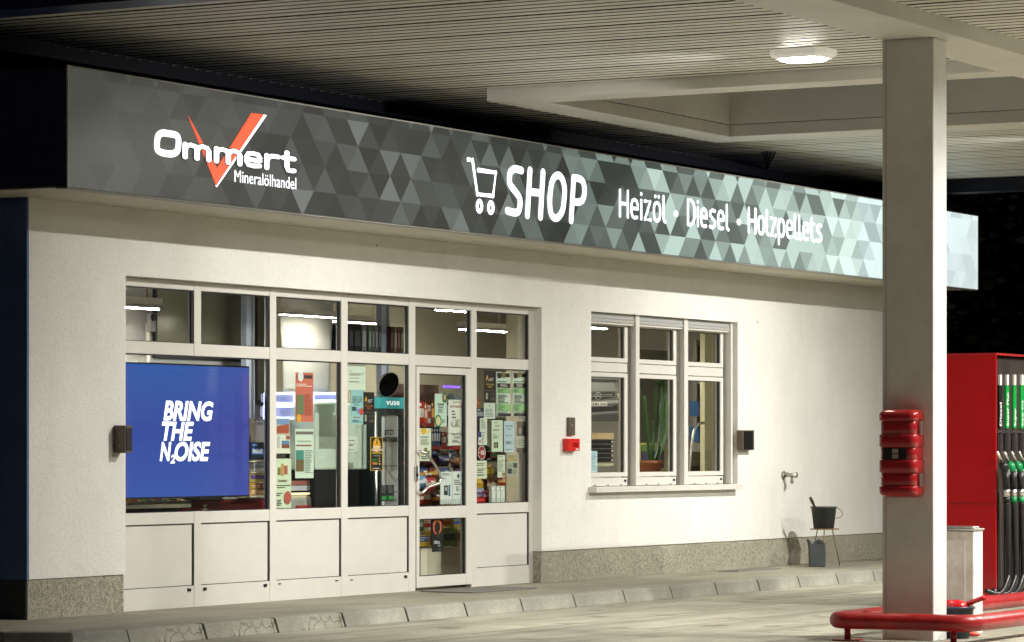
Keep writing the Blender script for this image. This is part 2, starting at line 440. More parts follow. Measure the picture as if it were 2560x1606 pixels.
# interior shell
b = MB(); b.box(X0+.05, X1-.26, .27, 7.7, -.03, .004, M_floor_in); b.build("floor", bld)
b = MB(); b.box(X0+.05, X1-.26, .262, 7.78, 3.02, 3.1, mat("interior_ceiling", (.42, .41, .36), .9)); b.build("interior_ceiling", bld)
b = MB(); b.box(X0+.05, X1-.26, 4.6, 4.75, .004, 3.02, M_backwall); b.build("interior_wall", bld)
b = MB(); b.box(P(1266,0,1.0).x+.0, P(1266,0,1.0).x+.2, .262, 1.0, .004, 3.02, mat("cream_partition", (.62, .58, .45), .8)); b.build("interior_partition", bld)
# roof with eaves
RX0, RX1, RY = P(164, 0, -.86).x, P(2440, 0, -.86).x, -.86
ZR = 4.2
b = MB(); b.box(RX0, RX1, RY, 8.6, ZE+.012, ZR, M_navy); b.build("roof", bld)
# lamella soffit: strips running away from the wall
b = MB()
xx = RX0
M_soff = mat("soffit_lamella", (.58, .54, .43), .5, noise=(2, .08))
while xx < RX1:
    e = min(xx+.146, RX1)
    if e > X0-.02: b.box(xx, e, RY+.09, -.004, ZE, ZE+.011, M_soff)
    else: b.box(xx, e, RY+.09, 8.4, ZE, ZE+.011, M_soff)
    xx += .155
b.build("soffit", bld)
b = MB(); b.box(RX0, RX1, RY-.012, RY+.09, ZE-.006, ZE+.008, M_greyst); b.build("eaves_trim", bld)

# ---- shop front: frame, panes, panels, door
FY = .105; FB = .165
cols = [(300, 485.7), (503, 675), (691, 853.6), (869.6, 1023), (1038.6, 1178.6), (1192, 1323)]
cx = [(P(a, 0, FY).x, P(c_, 0, FY).x) for a, c_ in cols]
fx0, fx1 = xl-.02, P(1338, 0, FY).x
Z_g1t, Z_g1b, Z_g2t, Z_g2b, Z_pt, Z_pb = 2.672, 2.222, 2.12, .805, .707, .18
front = MB()
# mullions (full height, proud), rails between
edges = [fx0] + [v for c_ in cx for v in c_] + [fx1]
mull = [(edges[2*i], edges[2*i+1]) for i in range(7)]
for i, (a, c_) in enumerate(mull):
    if i == 1: front.box(a, c_, FY, FB, 0.0, Z_g2b+.001, M_frame); front.box(a, c_, FY, FB, Z_g2t-.001, ZT-.002, M_frame)
    else: front.box(a, c_, FY, FB, 0.0, ZT-.002, M_frame)
for i, (a, c_) in enumerate(cx):
    front.box(a, c_, FY+.003, FB, Z_g1t, ZT-.004, M_frame)
    front.box(a, c_, FY+.003, FB, Z_g2t, Z_g1b, M_frame)
    if i != 4:
        front.box(a, c_, FY+.003, FB, Z_pt, Z_g2b, M_frame)
        front.box(a, c_, FY+.003, FB, 0.0, Z_pb, M_frame)
sf = front.build("shopfront_frame", bld, bevel=.0025)
# dark gaskets round each glazed field, recessed
g = MB()
def gasket(x0, x1, z0, z1, w=.011, Y=None):
    Y = FY+.012 if Y is None else Y
    g.box(x0, x1, Y, Y+.02, z1-w, z1, M_gasket); g.box(x0, x1, Y, Y+.02, z0, z0+w*.6, M_gasket)
    g.box(x0, x0+w*.5, Y+.001, Y+.02, z0+w*.6, z1-w, M_gasket); g.box(x1-w*2.2, x1, Y+.001, Y+.02, z0+w*.6, z1-w, M_gasket)
for i, (a, c_) in enumerate(cx):
    gasket(a, c_, Z_g1b, Z_g1t)
    if i not in (0, 1, 4): gasket(a, c_, Z_g2b, Z_g2t)
    if i == 0: gasket(a, cx[1][1], Z_g2b, Z_g2t)
    if i != 4: gasket(a, c_, Z_pb, Z_pt, .009, FY+.006)
g.build("gasket", sf)
for i, (a, c_) in enumerate(cx):
    m_ = MB(); m_.box(a, c_, FY+.034, FY+.04, Z_g1b, Z_g1t, M_glass); m_.build("pane", sf)
    if i != 4:
      if i != 1:
        m_ = MB(); m_.box(a, cx[1][1] if i == 0 else c_, FY+.034, FY+.04, Z_g2b, Z_g2t, M_glass); m_.build("pane", sf)
      m_ = MB(); m_.box(a+.006, c_-.022, FY+.012, FY+.055, Z_pb+.006, Z_pt-.01, M_frame); m_.build("panel", sf)
# small drain caps on the bottom rail
for px, py in ((473, 1475), (512, 1473), (663, 1464), (1014, 1442)):
    p = P(px, py, FY); cap = MB(); cap.box(p.x-.022, p.x+.022, FY-.006, FY+.004, p.z-.012, p.z+.012, M_black); cap.build("drain_cap", sf)
for px, py in ((699, 1460), (842, 1452), (879, 1450)):
    p = P(px, py, FY); cap = MB(); cap.box(p.x-.022, p.x+.022, FY-.003, FY+.004, p.z-.004, p.z+.004, M_black); cap.build("drain_slot", sf)
# door
dx0, dx1 = cx[4]
DY = FY-.012
d = MB()
gl0, gl1 = P(1049, 0, DY).x, P(1166, 0, DY).x
d.box(dx0+.006, gl0, DY, FB, .03, Z_g2t-.012, M_frame); d.box(gl1, dx1-.006, DY, FB, .03, Z_g2t-.012, M_frame)
z_a, z_b, z_c, z_d = 2.075, .79, .675, .135
for z0, z1 in ((z_a-.03, Z_g2t-.012), (z_c, z_b), (.03, z_d)): d.box(gl0, gl1, DY+.002, FB, z0, z1, M_frame)
door = d.build("door", bld, bevel=.0025)
z_a -= .03
g = MB(); gasket(gl0, gl1, z_b, z_a, .01, DY+.012); gasket(gl0, gl1, z_d, z_c, .01, DY+.012); g.build("gasket", door)
for z0, z1 in ((z_b, z_a), (z_d, z_c)):
    m_ = MB(); m_.box(gl0, gl1, DY+.034, DY+.04, z0, z1, M_glass); m_.build("pane", door)
hx = gl0-.02
zz = [P(1045, y, DY-.08).z for y in (1130, 1138, 1175, 1218, 1232)]
ofs = P(1080, 0, DY-.1).x - P(1040, 0, DY-.1).x
h_ = MB()
h_.tube(smooth([(hx-.02, DY+.004, zz[0]), (hx-.02, DY-.05, zz[0]), (hx+.05, DY-.07, zz[1]), (hx+ofs*.85, DY-.075, zz[2]-.02), (hx+ofs*.9, DY-.075, zz[2]-.12), (hx+.07, DY-.07, zz[3]), (hx-.01, DY-.05, zz[4]), (hx-.02, DY+.004, zz[4])], 6), .013, M_chrome, 12)
h_.build("handle", door)
m_ = MB(); p = P(1041, 1184, DY); m_.box(p.x-.02, p.x+.02, DY-.006, DY+.001, p.z-.07, p.z+.07, M_chrome); m_.box(p.x-.006, p.x+.006, DY-.02, DY-.006, p.z-.03, p.z, M_black); m_.build("lock_plate", door)

# ---- office window
WY = .045
ow = MB()
mx_ = [(P(a, 0, WY).x, P(c_, 0, WY).x) for a, c_ in ((1589.6, 1599), (1711, 1720.5), (1827.5, 1832))]
bounds = [wl-.01, mx_[0][0], mx_[0][1], mx_[1][0], mx_[1][1], mx_[2][0]]
ow.box(mx_[2][1], wr-.003, WY+.06, .2, ZS, ZT-.003, M_frame)
CY = .12
win = ow.build("office_window", bld, bevel=.002)
for a, c_ in mx_: m_ = MB(); m_.box(a, c_, WY, .2, ZS, ZT-.002, M_frame); m_.build("mullion", win, bevel=.002)
for i in range(3):
    a, c_ = bounds[2*i], bounds[2*i+1]
    m_ = MB()
    fw = .075
    ia, ic = (a if i == 0 else a+.002), c_-.04
    m_.box(ic, c_-.003, CY-.01, .2, ZS, 2.66, mat("dark_guide_rail", (.13, .125, .11), .5))
    for z0, z1, yy in ((ZS+.0, 1.035, CY+.004), (1.045, 1.09, CY), (2.084, 2.128, CY), (2.137, 2.232, CY+.004), (2.24, 2.285, CY), (2.615, 2.7, CY)):
        m_.box(ia, ic, yy, .19, z0, z1, M_frame)
    for z0, z1 in ((1.09, 2.084), (2.285, 2.615)):
        m_.box(ic-fw, ic, CY, .19, z0, z1, M_frame)
        if i: m_.box(ia, ia+.012, CY, .19, z0, z1, M_frame)
    cs = m_.build("casement", win, bevel=.002)
    for z0, z1 in ((1.09, 2.084), (2.285, 2.615)):
        p_ = MB(); p_.box(ia+.012 if i else ia, ic-fw, CY+.035, CY+.04, z0, z1, M_glass)
        p_.box(ic-fw-.028, ic-fw, CY+.012, CY+.03, z0, z1, M_gasket); p_.box(ia, ic-fw-.03, CY+.012, CY+.03, z1-.008, z1, M_gasket)
        p_.build("pane", win)
    s_ = MB(); s_.box(a, c_-.004, CY-.055, CY+.0, 2.635+.05, ZT-.004, mat("grey_shutter", (.40, .40, .385), .4))
    s_.box(a, c_-.004, CY-.062, CY-.006, 2.65, 2.683, mat("grey_shutter", (0, 0, 0))); s_.box(a, c_-.004, CY-.05, CY-.01, 2.628, 2.648, M_frame)
    s_.build("roller_shutter", win, bevel=.004)
    k_ = MB(); xk = ic-.06; k_.box(xk-.02, xk+.02, CY-.006, CY+.006, .99, 1.012, M_black); k_.build("drain_cap", win)
    for q in range(3): k_ = MB(); xq = ia+(ic-ia)*(.3+.28*q); k_.box(xq-.01, xq+.01, CY-.004, CY+.006, .953, .963, M_black); k_.build("drain_slot", win)
b = MB(); sx0, sx1 = P(1484, 0, -.06).x, P(1856, 0, -.09).x
b.box(sx0, sx1, -.095, .03, ZS-.062, ZS-.004, M_frame); b.box(wl+.003, wr-.003, .03, .2, ZS-.03, ZS-.006, M_frame)
b.build("window_sill", bld, bevel=.004)
b = MB()
def dark_spots(): pass

# ================================================================== FASCIA SIGN
SY = -.885
sg = thing("fascia_sign", "long backlit fascia sign with grey to white triangle pattern above the shop front", "sign", (RX0, SY, ZE))
def tri_material():
    m = bpy.data.materials.new("printed_sign_face"); m.use_nodes = True
    t = m.node_tree; bb = t.nodes["Principled BSDF"]; bb.inputs["Roughness"].default_value = .35
    a = t.nodes.new("ShaderNodeVertexColor"); a.layer_name = "print"
    mx = t.nodes.new("ShaderNodeMix"); mx.data_type = 'RGBA'; mx.inputs[0].default_value = .93; mx.inputs[7].default_value = (.022, .022, .018, 1); bb.inputs['Specular IOR Level'].default_value = .3
    t.links.new(a.outputs[0], mx.inputs[6]); t.links.new(mx.outputs[2], bb.inputs["Base Color"])
    t.links.new(a.outputs[0], bb.inputs["Emission Color"]); bb.inputs["Emission Strength"].default_value = 1.0
    return m
M_tri = tri_material()
def clip(poly, axis, lim, keep_less):
    out = []
    for i in range(len(poly)):
        a, c_ = poly[i], poly[(i+1) % len(poly)]
        ia = (a[axis] <= lim) if keep_less else (a[axis] >= lim); ic = (c_[axis] <= lim) if keep_less else (c_[axis] >= lim)
        if ia: out.append(a)
        if ia != ic:
            t = (lim-a[axis])/(c_[axis]-a[axis]); out.append((a[0]+t*(c_[0]-a[0]), a[1]+t*(c_[1]-a[1])))
    return out
SZ0, SZ1 = ZE+.004, ZR+.0
TB, THH = .352, .215
rnd = random.Random(5)
verts, faces, fcol = [], [], []
def interp(t, tab):
    for (a, va), (c_, vc) in zip(tab, tab[1:]):
        if t <= c_: k = (t-a)/(c_-a); return va+(vc-va)*k
    return tab[-1][1]
MEAN = [(0, .055), (.08, .05), (.2, .038), (.33, .04), (.42, .058), (.5, .14), (.6, .34), (.7, .54), (.8, .76), (1.0, .86)]
AMP = [(0, 0.05), (.05, .3), (.15, .55), (.25, .8), (.42, 1.15), (.5, 1.15), (.7, .85), (.8, .45), (.9, .26), (1, .14)]
nrow = int((SZ1-SZ0)/THH)+2
for r_ in range(nrow):
    z0 = SZ0 + r_*THH - .02; z1 = z0+THH
    k = -2
    while True:
        xa = RX0 + (k*.5)*TB + .07
        if xa > RX1: break
        up = (k + r_) % 2 == 0
        poly = [(xa, z0), (xa+TB, z0), (xa+TB/2, z1)] if up else [(xa, z1), (xa+TB/2, z0), (xa+TB, z1)]
        for ax, lim, less in ((0, RX1, True), (0, RX0, False), (1, SZ1, True), (1, SZ0, False)):
            if poly: poly = clip(poly, ax, lim, less)
        t = max(0, min(1, (xa+TB/2-RX0)/(RX1-RX0)))
        v = rnd.random(); hi = rnd.random()
        mean, amp = interp(t, MEAN), interp(t, AMP)
        val = mean*math.exp(amp*(v-.5)*2.0)
        if hi > .89 and .17 < t < .55: val = mean*(2.4+rnd.random()*1.6)
        if hi < .16 and t > .45 and t < .78: val = mean*.3
        val = min(val, (.64 if t < .76 else .95))
        tint = interp(t, [(0, 0), (.2, .3), (.45, 1), (.75, .9), (1, .55)])
        col = (val*(1-.24*tint), val*(1-.0*tint), val*(1-.09*tint + (.05 if t > .8 else 0))) if t > .12 else (val*.95, val, val*.86)
        if len(poly) >= 3:
            o = len(verts); verts += [(p[0], SY, p[1]) for p in poly]; faces.append(tuple(range(o, o+len(poly)))); fcol.append(col)
        k += 1
me = bpy.data.meshes.new("sign_face")
org = Vector((RX0, SY, ZE))
me.from_pydata([Vector(v)-org for v in verts], [], faces); me.materials.append(M_tri)
ca = me.color_attributes.new("print", 'FLOAT_COLOR', 'CORNER')
for pg in me.polygons:
    for li in pg.loop_indices: ca.data[li].color = (*fcol[pg.index], 1)
o = bpy.data.objects.new("sign_face", me); COL.objects.link(o); o.parent = sg
b = MB(); b.box(RX0, RX1, SY+.002, RY-.014, ZE+.009, ZR-.001, M_greyst); b.build("sign_box", sg)
b = MB(); b.box(RX0-.001, RX1+.001, SY-.004, SY+.0, ZR, ZR+.012, M_greyst); b.box(RX0-.012, RX0, SY-.004, RY-.014, ZE+.009, ZR+.012, mat("pale_edge", (.5,.5,.45), .4)); b.build("sign_edge", sg)

M_let = emat((245, 249, 255), 1.35)
M_orange = emat((250, 78, 38), 1.0)
M_outline = mat("letter_outline", (.05, .05, .045), .5)
LY = SY-.004
def sp(px, py, Y=LY): return P(px, py, Y)
# strokes: rounded flat bars
def stroke(bb, pts, rx, rz, Y, m_, closed=False, n=14):
    """flat rounded bar along pts (x, z) with half widths rx, rz; 6 mm thick"""
    P2 = [Vector((p[0]/rx, 0, p[1]/rz)) for p in pts]
    start = len(bb.v)
    bb.tube(P2, 1.0, m_, n, closed, caps=True)
    if not closed:
        for e in (P2[0], P2[-1]):
            bb.lathe(e, [(math.cos(R(a)), math.sin(R(a))) for a in (-89, -60, -30, 0, 30, 60, 89)], m_, n)
    for p in P2[1:-1]:
        bb.lathe(p, [(.99*math.cos(R(a)), .99*math.sin(R(a))) for a in (-89, -50, 0, 50, 89)], m_, n)
    for i in range(start, len(bb.v)):
        x_, y_, z_ = bb.v[i]; bb.v[i] = (x_*rx, Y + y_*.002, z_*rz)
def V3(l): return [Vector((p[0], 0, p[1])) for p in l]
def T2(l): return [(p.x, p.z) for p in l]
def SM(l, k=4, c=False): return T2(smooth(V3(l), k, c))
# tick
q1 = lambda X, Y: sp(X/2.8, Y/2.8, SY-.006)
tick = [(1318, 812), (1425, 1010), (1520, 1178), (1762, 793), (1848, 803), (1515, 1300)]
b = MB(); b.prism([q1(*p) for p in tick], (0, .004, 0), M_orange)
b.build("tick_mark", sg)
b = MB(); q2 = lambda X, Y: sp(X/2.8, Y/2.8, SY-.005)
b.prism([q2(*p) for p in ((1848, 803), (1868, 808), (1518, 1312), (1508, 1296), (1515, 1300))], (0, .003, 0), M_let); b.build("tick_edge", sg)
# company name: wide heavy lettering
zb = P(570, 413.5, LY).z; ch = P(417, 326, LY).z-zb
def nm(xa, xb, txt, z, h, off, Y, m_):
    bb = MB(); bb.text(txt, xa, xb, z, h, Y, m_, off); return bb
xa, xb = P(384, 0, LY).x, P(741, 0, LY).x
xO = P(450, 0, LY).x; xm = P(456, 0, LY).x
b = MB()
qO = lambda X, Y: (lambda p: (p.x, p.z))(sp(X/2.8, Y/2.8))
NG = {'m': [[(0,0),(0,1)], [(0,.62),(.08,.9),(.25,1),(.42,.92),(.5,.7),(.5,0)], [(.5,.62),(.58,.9),(.75,1),(.92,.92),(1,.7),(1,0)]],
      'e': [[(.04,.48),(1,.48),(1,.68),(.86,.95),(.5,1),(.14,.95),(0,.68),(0,.32),(.14,.05),(.5,0),(.96,.06)]],
      'r': [[(0,0),(0,1)], [(0,.55),(.15,.85),(.45,1),(1,1)]],
      't': [[(.3,1.45),(.3,.3),(.42,.03),(.75,0),(.95,.04)], [(-.02,1),(.95,1)]]}
zbase = qO(1285, 1113)[1]+.016; xh = qO(1300, 997)[1]-.016-zbase
def name_strokes(bb, ex, Y, mt_):
    for g_, l, r in (('m', 1275, 1475), ('m', 1495, 1692), ('e', 1707, 1832), ('r', 1848, 1960), ('t', 1966, 2074)):
        xa_, xb_ = sp(l/2.8, 400).x+.034, sp(r/2.8, 400).x-.034
        for st_ in NG[g_]: stroke(bb, [(xa_+p[0]*(xb_-xa_), zbase+p[1]*xh) for p in st_], .038+ex, .0185+ex*.8, Y, mt_, False, 12)
name_strokes(b, 0, LY-.005, M_let)
cO = [(1097, 985), (1105, 950), (1135, 932), (1170, 936), (1210, 942), (1238, 955), (1246, 985), (1244, 1025), (1236, 1060), (1205, 1078), (1165, 1077), (1125, 1068), (1099, 1050), (1095, 1015)]
stroke(b, SM([qO(*p) for p in cO], 3, True), .039, .028, LY-.005, M_let, True)
b.build("company_lettering", sg)
b = MB(); name_strokes(b, .011, LY-.0022, M_outline); b.build("letter_outline", sg)
b = MB(); x3, x4 = P(586, 0, LY).x, P(740, 0, LY).x
zm = P(663, 464.5, LY).z; b.text("Mineralölhandel", x3, x4, zm, P(600, 427, LY).z-P(600, 457, LY).z, LY-.002, M_let, .0); b.build("small_lettering", sg)
zc = lambda X, Y: (lambda p: (p.x, p.z))(P(1080+X/5.738, 380+Y/5.738, LY-.003))
b = MB(); rx, rz = .046, .036
stroke(b, SM([zc(*p) for p in ((1285, 268), (1190, 245), (1128, 290), (1112, 380), (1125, 470), (1190, 560), (1252, 650), (1266, 740), (1243, 850), (1180, 872), (1085, 845))]), rx, rz, LY-.002, M_let)
for l in (((1408, 265), (1370, 910)), ((1595, 292), (1558, 935)), ((1398, 574), (1575, 592))): stroke(b, [zc(*p) for p in l], rx, rz, LY-.002, M_let)
stroke(b, SM([zc(*p) for p in ((1808, 335), (1870, 390), (1903, 520), (1898, 680), (1870, 850), (1790, 952), (1715, 900), (1692, 740), (1702, 560), (1735, 400))], 4, True), rx, rz, LY-.002, M_let, True)
stroke(b, [zc(2035, 372), zc(1998, 985)], rx, rz, LY-.002, M_let)
stroke(b, SM([zc(*p) for p in ((2035, 374), (2115, 385), (2172, 440), (2190, 560), (2168, 680), (2105, 722), (2020, 712))]), rx, rz, LY-.002, M_let)
b.build("shop_lettering", sg)
b = MB()
stroke(b, [zc(*p) for p in ((520, 110), (583, 118), (652, 608), (878, 634), (918, 298), (668, 262))], .024, .022, LY-.002, M_let)
for c0, c1 in ((683, 780), (846, 800)):
    stroke(b, SM([zc(c0+33*math.cos(a), c1+72*math.sin(a)) for a in [i*math.pi/6 for i in range(12)]], 2, True), .024, .022, LY-.002, M_let, True)
b.build("cart_symbol", sg)
o_ = [(.2, 0), (.06, .06), (0, .22), (0, .5), (.06, .66), (.2, .72), (.34, .66), (.4, .5), (.4, .22), (.34, .06)]
GL = {'H': (.5, [[(0,0),(0,1)], [(.5,0),(.5,1)], [(0,.5),(.5,.5)]]),
 'e': (.4, [[(.03,.37),(.4,.37),(.4,.52),(.33,.67),(.2,.72),(.07,.67),(0,.52),(0,.2),(.07,.05),(.2,0),(.36,.03)]]),
 'i': (0., [[(0,0),(0,.72)], [(0,.97),(0,.985)]]),
 'z': (.36, [[(0,.72),(.35,.72),(0,0),(.36,0)]]),
 'ö': (.4, ['c', [(.09,.96),(.09,.97)], [(.31,.96),(.31,.97)]]), 'o': (.4, ['c']),
 'l': (.1, [[(0,1),(0,.12),(.04,.03),(.12,0)]]),
 'D': (.46, [[(0,0),(0,1),(.2,1),(.38,.9),(.46,.7),(.46,.3),(.38,.1),(.2,0),(0,0)]]),
 's': (.36, [[(.35,.69),(.18,.72),(.03,.64),(.03,.48),(.18,.38),(.34,.28),(.35,.1),(.2,0),(0,.03)]]),
 'p': (.4, ['c', [(0,.7),(0,-.32)]]),
 't': (.24, [[(.05,.95),(.05,.12),(.11,.02),(.25,0)], [(-.05,.72),(.24,.72)]])}
def word(bb, txt, xa, xb, z, h):
    gap = .235; tot = sum(GL[c][0] for c in txt) + gap*(len(txt)-1)
    k = (xb-xa)/tot; x = xa
    for c in txt:
        w_, strokes = GL[c]
        for s_ in strokes:
            if s_ == 'c': stroke(bb, SM([(x+p[0]*k, z+p[1]*h) for p in o_], 2, True), .024, .019, LY-.002, M_let, True, 10)
            else: stroke(bb, [(x+p[0]*k, z+p[1]*h) for p in s_], .024, .019, LY-.002, M_let, False, 10)
        x += (w_+gap)*k
zt = lambda X, Y: P(1520+X/3.443, 440+Y/3.443, LY-.003)
b = MB()
hc = zt(110, 125).z-zt(110, 345).z
for wd, xa_, xb_, yb_ in (("Heizöl", 104, 492, 345), ("Diesel", 690, 1035, 418), ("Holzpellets", 1213, 1838, 484)):
    b = MB(); word(b, wd, zt(xa_, 0).x, zt(xb_, 0).x, zt(xa_, yb_).z, hc); b.build("product_lettering", sg)
for X, Y in ((587, 327), (1127, 398)): b = MB(); p = zt(X, Y); stroke(b, [(p.x-.002, p.z), (p.x+.002, p.z)], .05, .034, LY-.002, M_let); b.build("dot", sg)


# ================================================================== CANOPY
CX0, CX1, CYN, CYF, ZC, ZB = 19.5, 37.8, -12.9, .22, 4.57, 4.455
can = thing("canopy", "flat forecourt canopy with ribbed sheet ceiling, white beams and navy edge", "canopy", ((CX0+CX1)/2, -6.3, ZC))
HX0, HX1, HY0, HY1 = 26.7, 30.5, -6.0, -1.56
b = MB()
pit = .1655
i = 0; xx = CX0
while xx < CX1:
    thick = (i % 5 == 0)
    g_ = .062 if thick else .036
    segs = [(CYN, CYF)] if (xx+pit < HX0 or xx > HX1) else [(CYN, HY0), (HY1, CYF)]
    for y0, y1 in segs:
        a, c_ = xx+g_, xx+pit
        dz = .0125 if thick else .0075
        pts = [(xx, ZC+dz), (xx+g_*.8, ZC+dz), (a, ZC), (a+.05, ZC), (a+.058, ZC+.0015), (a+.066, ZC+.0015), (a+.074, ZC), (c_-.004, ZC), (c_, ZC+dz)]
        for (xa, za), (xb, zb_), m_ in zip(pts, pts[1:], [M_groove, M_groove, M_ceil, M_ceil, M_ceil, M_ceil, M_ceil, M_groove]):
            b.add([(xa, y0, za), (xb, y0, zb_), (xb, y1, zb_), (xa, y1, za)], [(0,1,2,3)], m_)
    xx += pit; i += 1
for y0, y1, x0, x1 in ((CYN, CYF, CX0, HX0-.06), (CYN, HY0-.06, HX0-.06, HX1+.06), (HY1+.06, CYF, HX0-.06, HX1+.06), (CYN, CYF, HX1+.06, CX1)):
    b.box(x0, x1, y0, y1, 4.78, 4.86, M_groove)
b.build("ceiling", can)
b = MB(); b.box(21.0, 37.79, -6.63, -6.03, 4.45, 4.62, M_steel); b.build("main_beam", can, bevel=.006)
def beam(x0, x1, y0, y1, zt=4.577): 
    m_ = MB(); m_.box(x0, x1, y0, y1, ZB+.003, zt, M_steel); return m_.build("beam", can, bevel=.005)
beam(26.3, HX0, -6.025, -1.15)
beam(HX1, 31.0, -6.025, -1.15)
beam(HX0+.001, HX1-.001, HY1, -1.15)
# upstand of the roof opening
b = MB(); t_ = .03
b.box(HX1, HX1+t_, HY0, HY1, 4.582, 5.14, M_steel); b.box(HX0-t_, HX0, HY0, HY1, 4.582, 5.14, M_steel)
b.box(HX0-t_, HX1+t_, HY1, HY1+t_, 4.582, 5.14, M_steel)
b.build("opening_upstand", can)
# edge fascias
b = MB(); b.box(19.17, 19.5, CYN-.3, .5, ZB, 5.25, M_navy); b.build("edge_fascia", can)
b = MB(); b.box(19.501, 38.1, CYF, CYF+.26, ZB-.002, 5.0, M_navydark)
xx = CX0
while xx < CX1: b.box(xx+.05, xx+.095, CYF-.006, CYF-.0005, ZC-.011, ZC-.001, mat('rib_end_dash', (.10, .095, .08), .7)); xx += pit  # small boxes added for the light dashes at the open groove ends
b.build("edge_fascia", can)
b = MB(); b.box(37.8, 38.1, CYN-.3, CYF-.001, ZB-.05, 5.0, M_navydark); b.build("edge_fascia", can)
b = MB(); b.box(19.501, 38.1, CYN-.3, CYN, ZB, 5.2, M_navy); b.build("edge_fascia", can)
# pillar
b = MB(); b.box(23.8, 24.07, -6.46, -6.04, -.125, 4.449, M_pillar)
o = b.build("pillar", bevel=.008)
b = MB(); b.box(23.7985, 23.7995, -6.075, -6.071, -.1, 4.44, M_greyst); b.build("weld_seam", o)
tag(o, "square white steel pillar carrying the canopy beam, red cabinet on its side", "pillar")
# lamps
def lamp(x, y, label, power, aim=(0, .68, -.73), spread=118, z=ZC-.001):
    t = thing("ceiling_lamp", label, "lamp", (x, y, z), "lamps under the canopy")
    m_ = MB(); ly, lx, h = .255, .17, .07
    def ring(sx, sy, cut, zz): return [(x-sx+cut, y-sy, zz), (x+sx-cut, y-sy, zz), (x+sx, y-sy+cut, zz), (x+sx, y+sy-cut, zz), (x+sx-cut, y+sy, zz), (x-sx+cut, y+sy, zz), (x-sx, y+sy-cut, zz), (x-sx, y-sy+cut, zz)]
    r0 = ring(lx, ly, .07, z); r1 = ring(lx, ly, .07, z-h*.6); r2 = ring(lx*.84, ly*.8, .05, z-h)
    v = r0+r1+r2; f = [tuple(range(8))]
    for a in (0, 8):
        for k in range(8): f.append((a+k, a+(k+1) % 8, a+8+(k+1) % 8, a+8+k))
    f.append(tuple(range(16, 24)))
    m_.add(v, f, M_cover); m_.build("housing", t, bevel=.004)
    m_ = MB(); r3 = ring(lx*.78, ly*.72, .045, z-h-.0015); r4 = ring(lx*.7, ly*.64, .045, z-h-.016)
    f = [tuple(range(8)), tuple(range(8, 16))] + [(k, (k+1) % 8, 8+(k+1) % 8, 8+k) for k in range(8)]
    m_.add(r3+r4, f, M_lamp); m_.build("diffuser", t)
    # the lamp's own light: an asymmetric reflector thrown towards the shop
    ld = bpy.data.lights.new("lamp_light", 'AREA'); ld.shape = 'RECTANGLE'; ld.size = .18; ld.size_y = .08
    ld.energy = power; ld.color = (1.0, .985, .925); ld.spread = R(spread)
    lo = bpy.data.objects.new("lamp_light", ld); COL.objects.link(lo)
    lo.location = (0, .02, -h-.075); lo.parent = t
    lo.rotation_euler = Vector(aim).to_track_quat('-Z', 'Y').to_euler()
M_cover = mat('lamp_cover', (.8, .78, .72), .4, emit=(1, .96, .85), es=.28)
M_lamp = mat("lamp_diffuser", (1, 1, 1), .5, emit=(1.0, .97, .86), es=90)
lamp(25.03, -4.83, "bright square ceiling lamp under the canopy, left of the pillar", LAMP_POWER*.74)
lamp(33.3, -4.45, "ceiling lamp under the far end of the canopy, on the shop side", LAMP_POWER*.78)
lamp(24.3, -10.0, "added fill lamp at the near end of the canopy, on the road side, out of view", LAMP_POWER*1.9, (0, .1, -1), 160)  # extra lamp out of view, added as fill for ground, ceiling and pillar
lamp(28.9, -9.6, "ceiling lamp on the road side of the canopy, beyond the pillar", LAMP_POWER*3.0, (0, .1, -1), 160)
lamp(35.0, -9.6, "ceiling lamp at the far end of the canopy, on the road side", LAMP_POWER*2.0, (0, .1, -1), 160)
# cables on the ceiling near the eaves
b = MB(); p0 = G(1917, 421, ZC-.012)
for px in (1910, 1919, 1928, 1939): b.tube([p0, G(px, 381, ZC-.012)], .011, M_black, 6)
tag(b.build("cable_fan"), "fan of thin black cables clipped under the canopy ceiling near the eaves", "cable")

# ================================================================== THINGS ON THE WALL AND PAVEMENT
# card reader / light boxes, key switch, alarm box
def wall_box(name, label, cat, l, t, r, b_, depth, mt, front=None, Y=-.0):
    x0, x1, z0, z1 = rect(l, t, r, b_, Y-depth)
    th = thing(name, label, cat, ((x0+x1)/2, Y, z0))
    m_ = MB(); m_.box(x0, x1, Y-depth, Y-.001, z0, z1, mt); m_.build("housing", th, bevel=.006)
    return th, x0, x1, z0, z1
th, x0, x1, z0, z1 = wall_box("wall_box", "brown metal wall box at the edge of the shop front, left of the screen", "wall box", 312.5, 1064, 331, 1133, .115, M_brown)
m_ = MB(); m_.box(x0+.012, x1-.012, -.121, -.116, z0+.02, z1-.02, M_black); m_.build("cover", th)
m_ = MB()
for zz_ in (z0+.06, z1-.06): m_ = MB(); m_.lathe((x0-.001, -.06, zz_), [(.006, -.002), (.006, .001)], M_greyst, 8, 'x'); m_.build("screw", th)
th, x0, x1, z0, z1 = wall_box("wall_box", "dark fronted metal box on the white wall right of the office window", "wall box", 1857, 1076, 1886, 1126, .08, M_brown)
m_ = MB(); m_.box(x0+.02, x1-.05, -.086, -.081, z0+.012, z1-.012, M_black); m_.build("cover", th)
th, x0, x1, z0, z1 = wall_box("key_switch", "narrow brown key switch above the red alarm box", "switch", 1422.5, 1044, 1438.5, 1089, .03, M_brown)
m_ = MB(); m_.lathe(((x0+x1)/2, -.031, z0+.1), [(.016, -.004), (.016, .0)], M_chrome, 12, 'y'); m_.build("key_lock", th)
th, x0, x1, z0, z1 = wall_box("fire_alarm_box", "small bright red fire alarm box on the white wall", "alarm", 1421.5, 1097, 1450, 1128, .07, mat("alarm_red", (.62, .015, .01), .4))
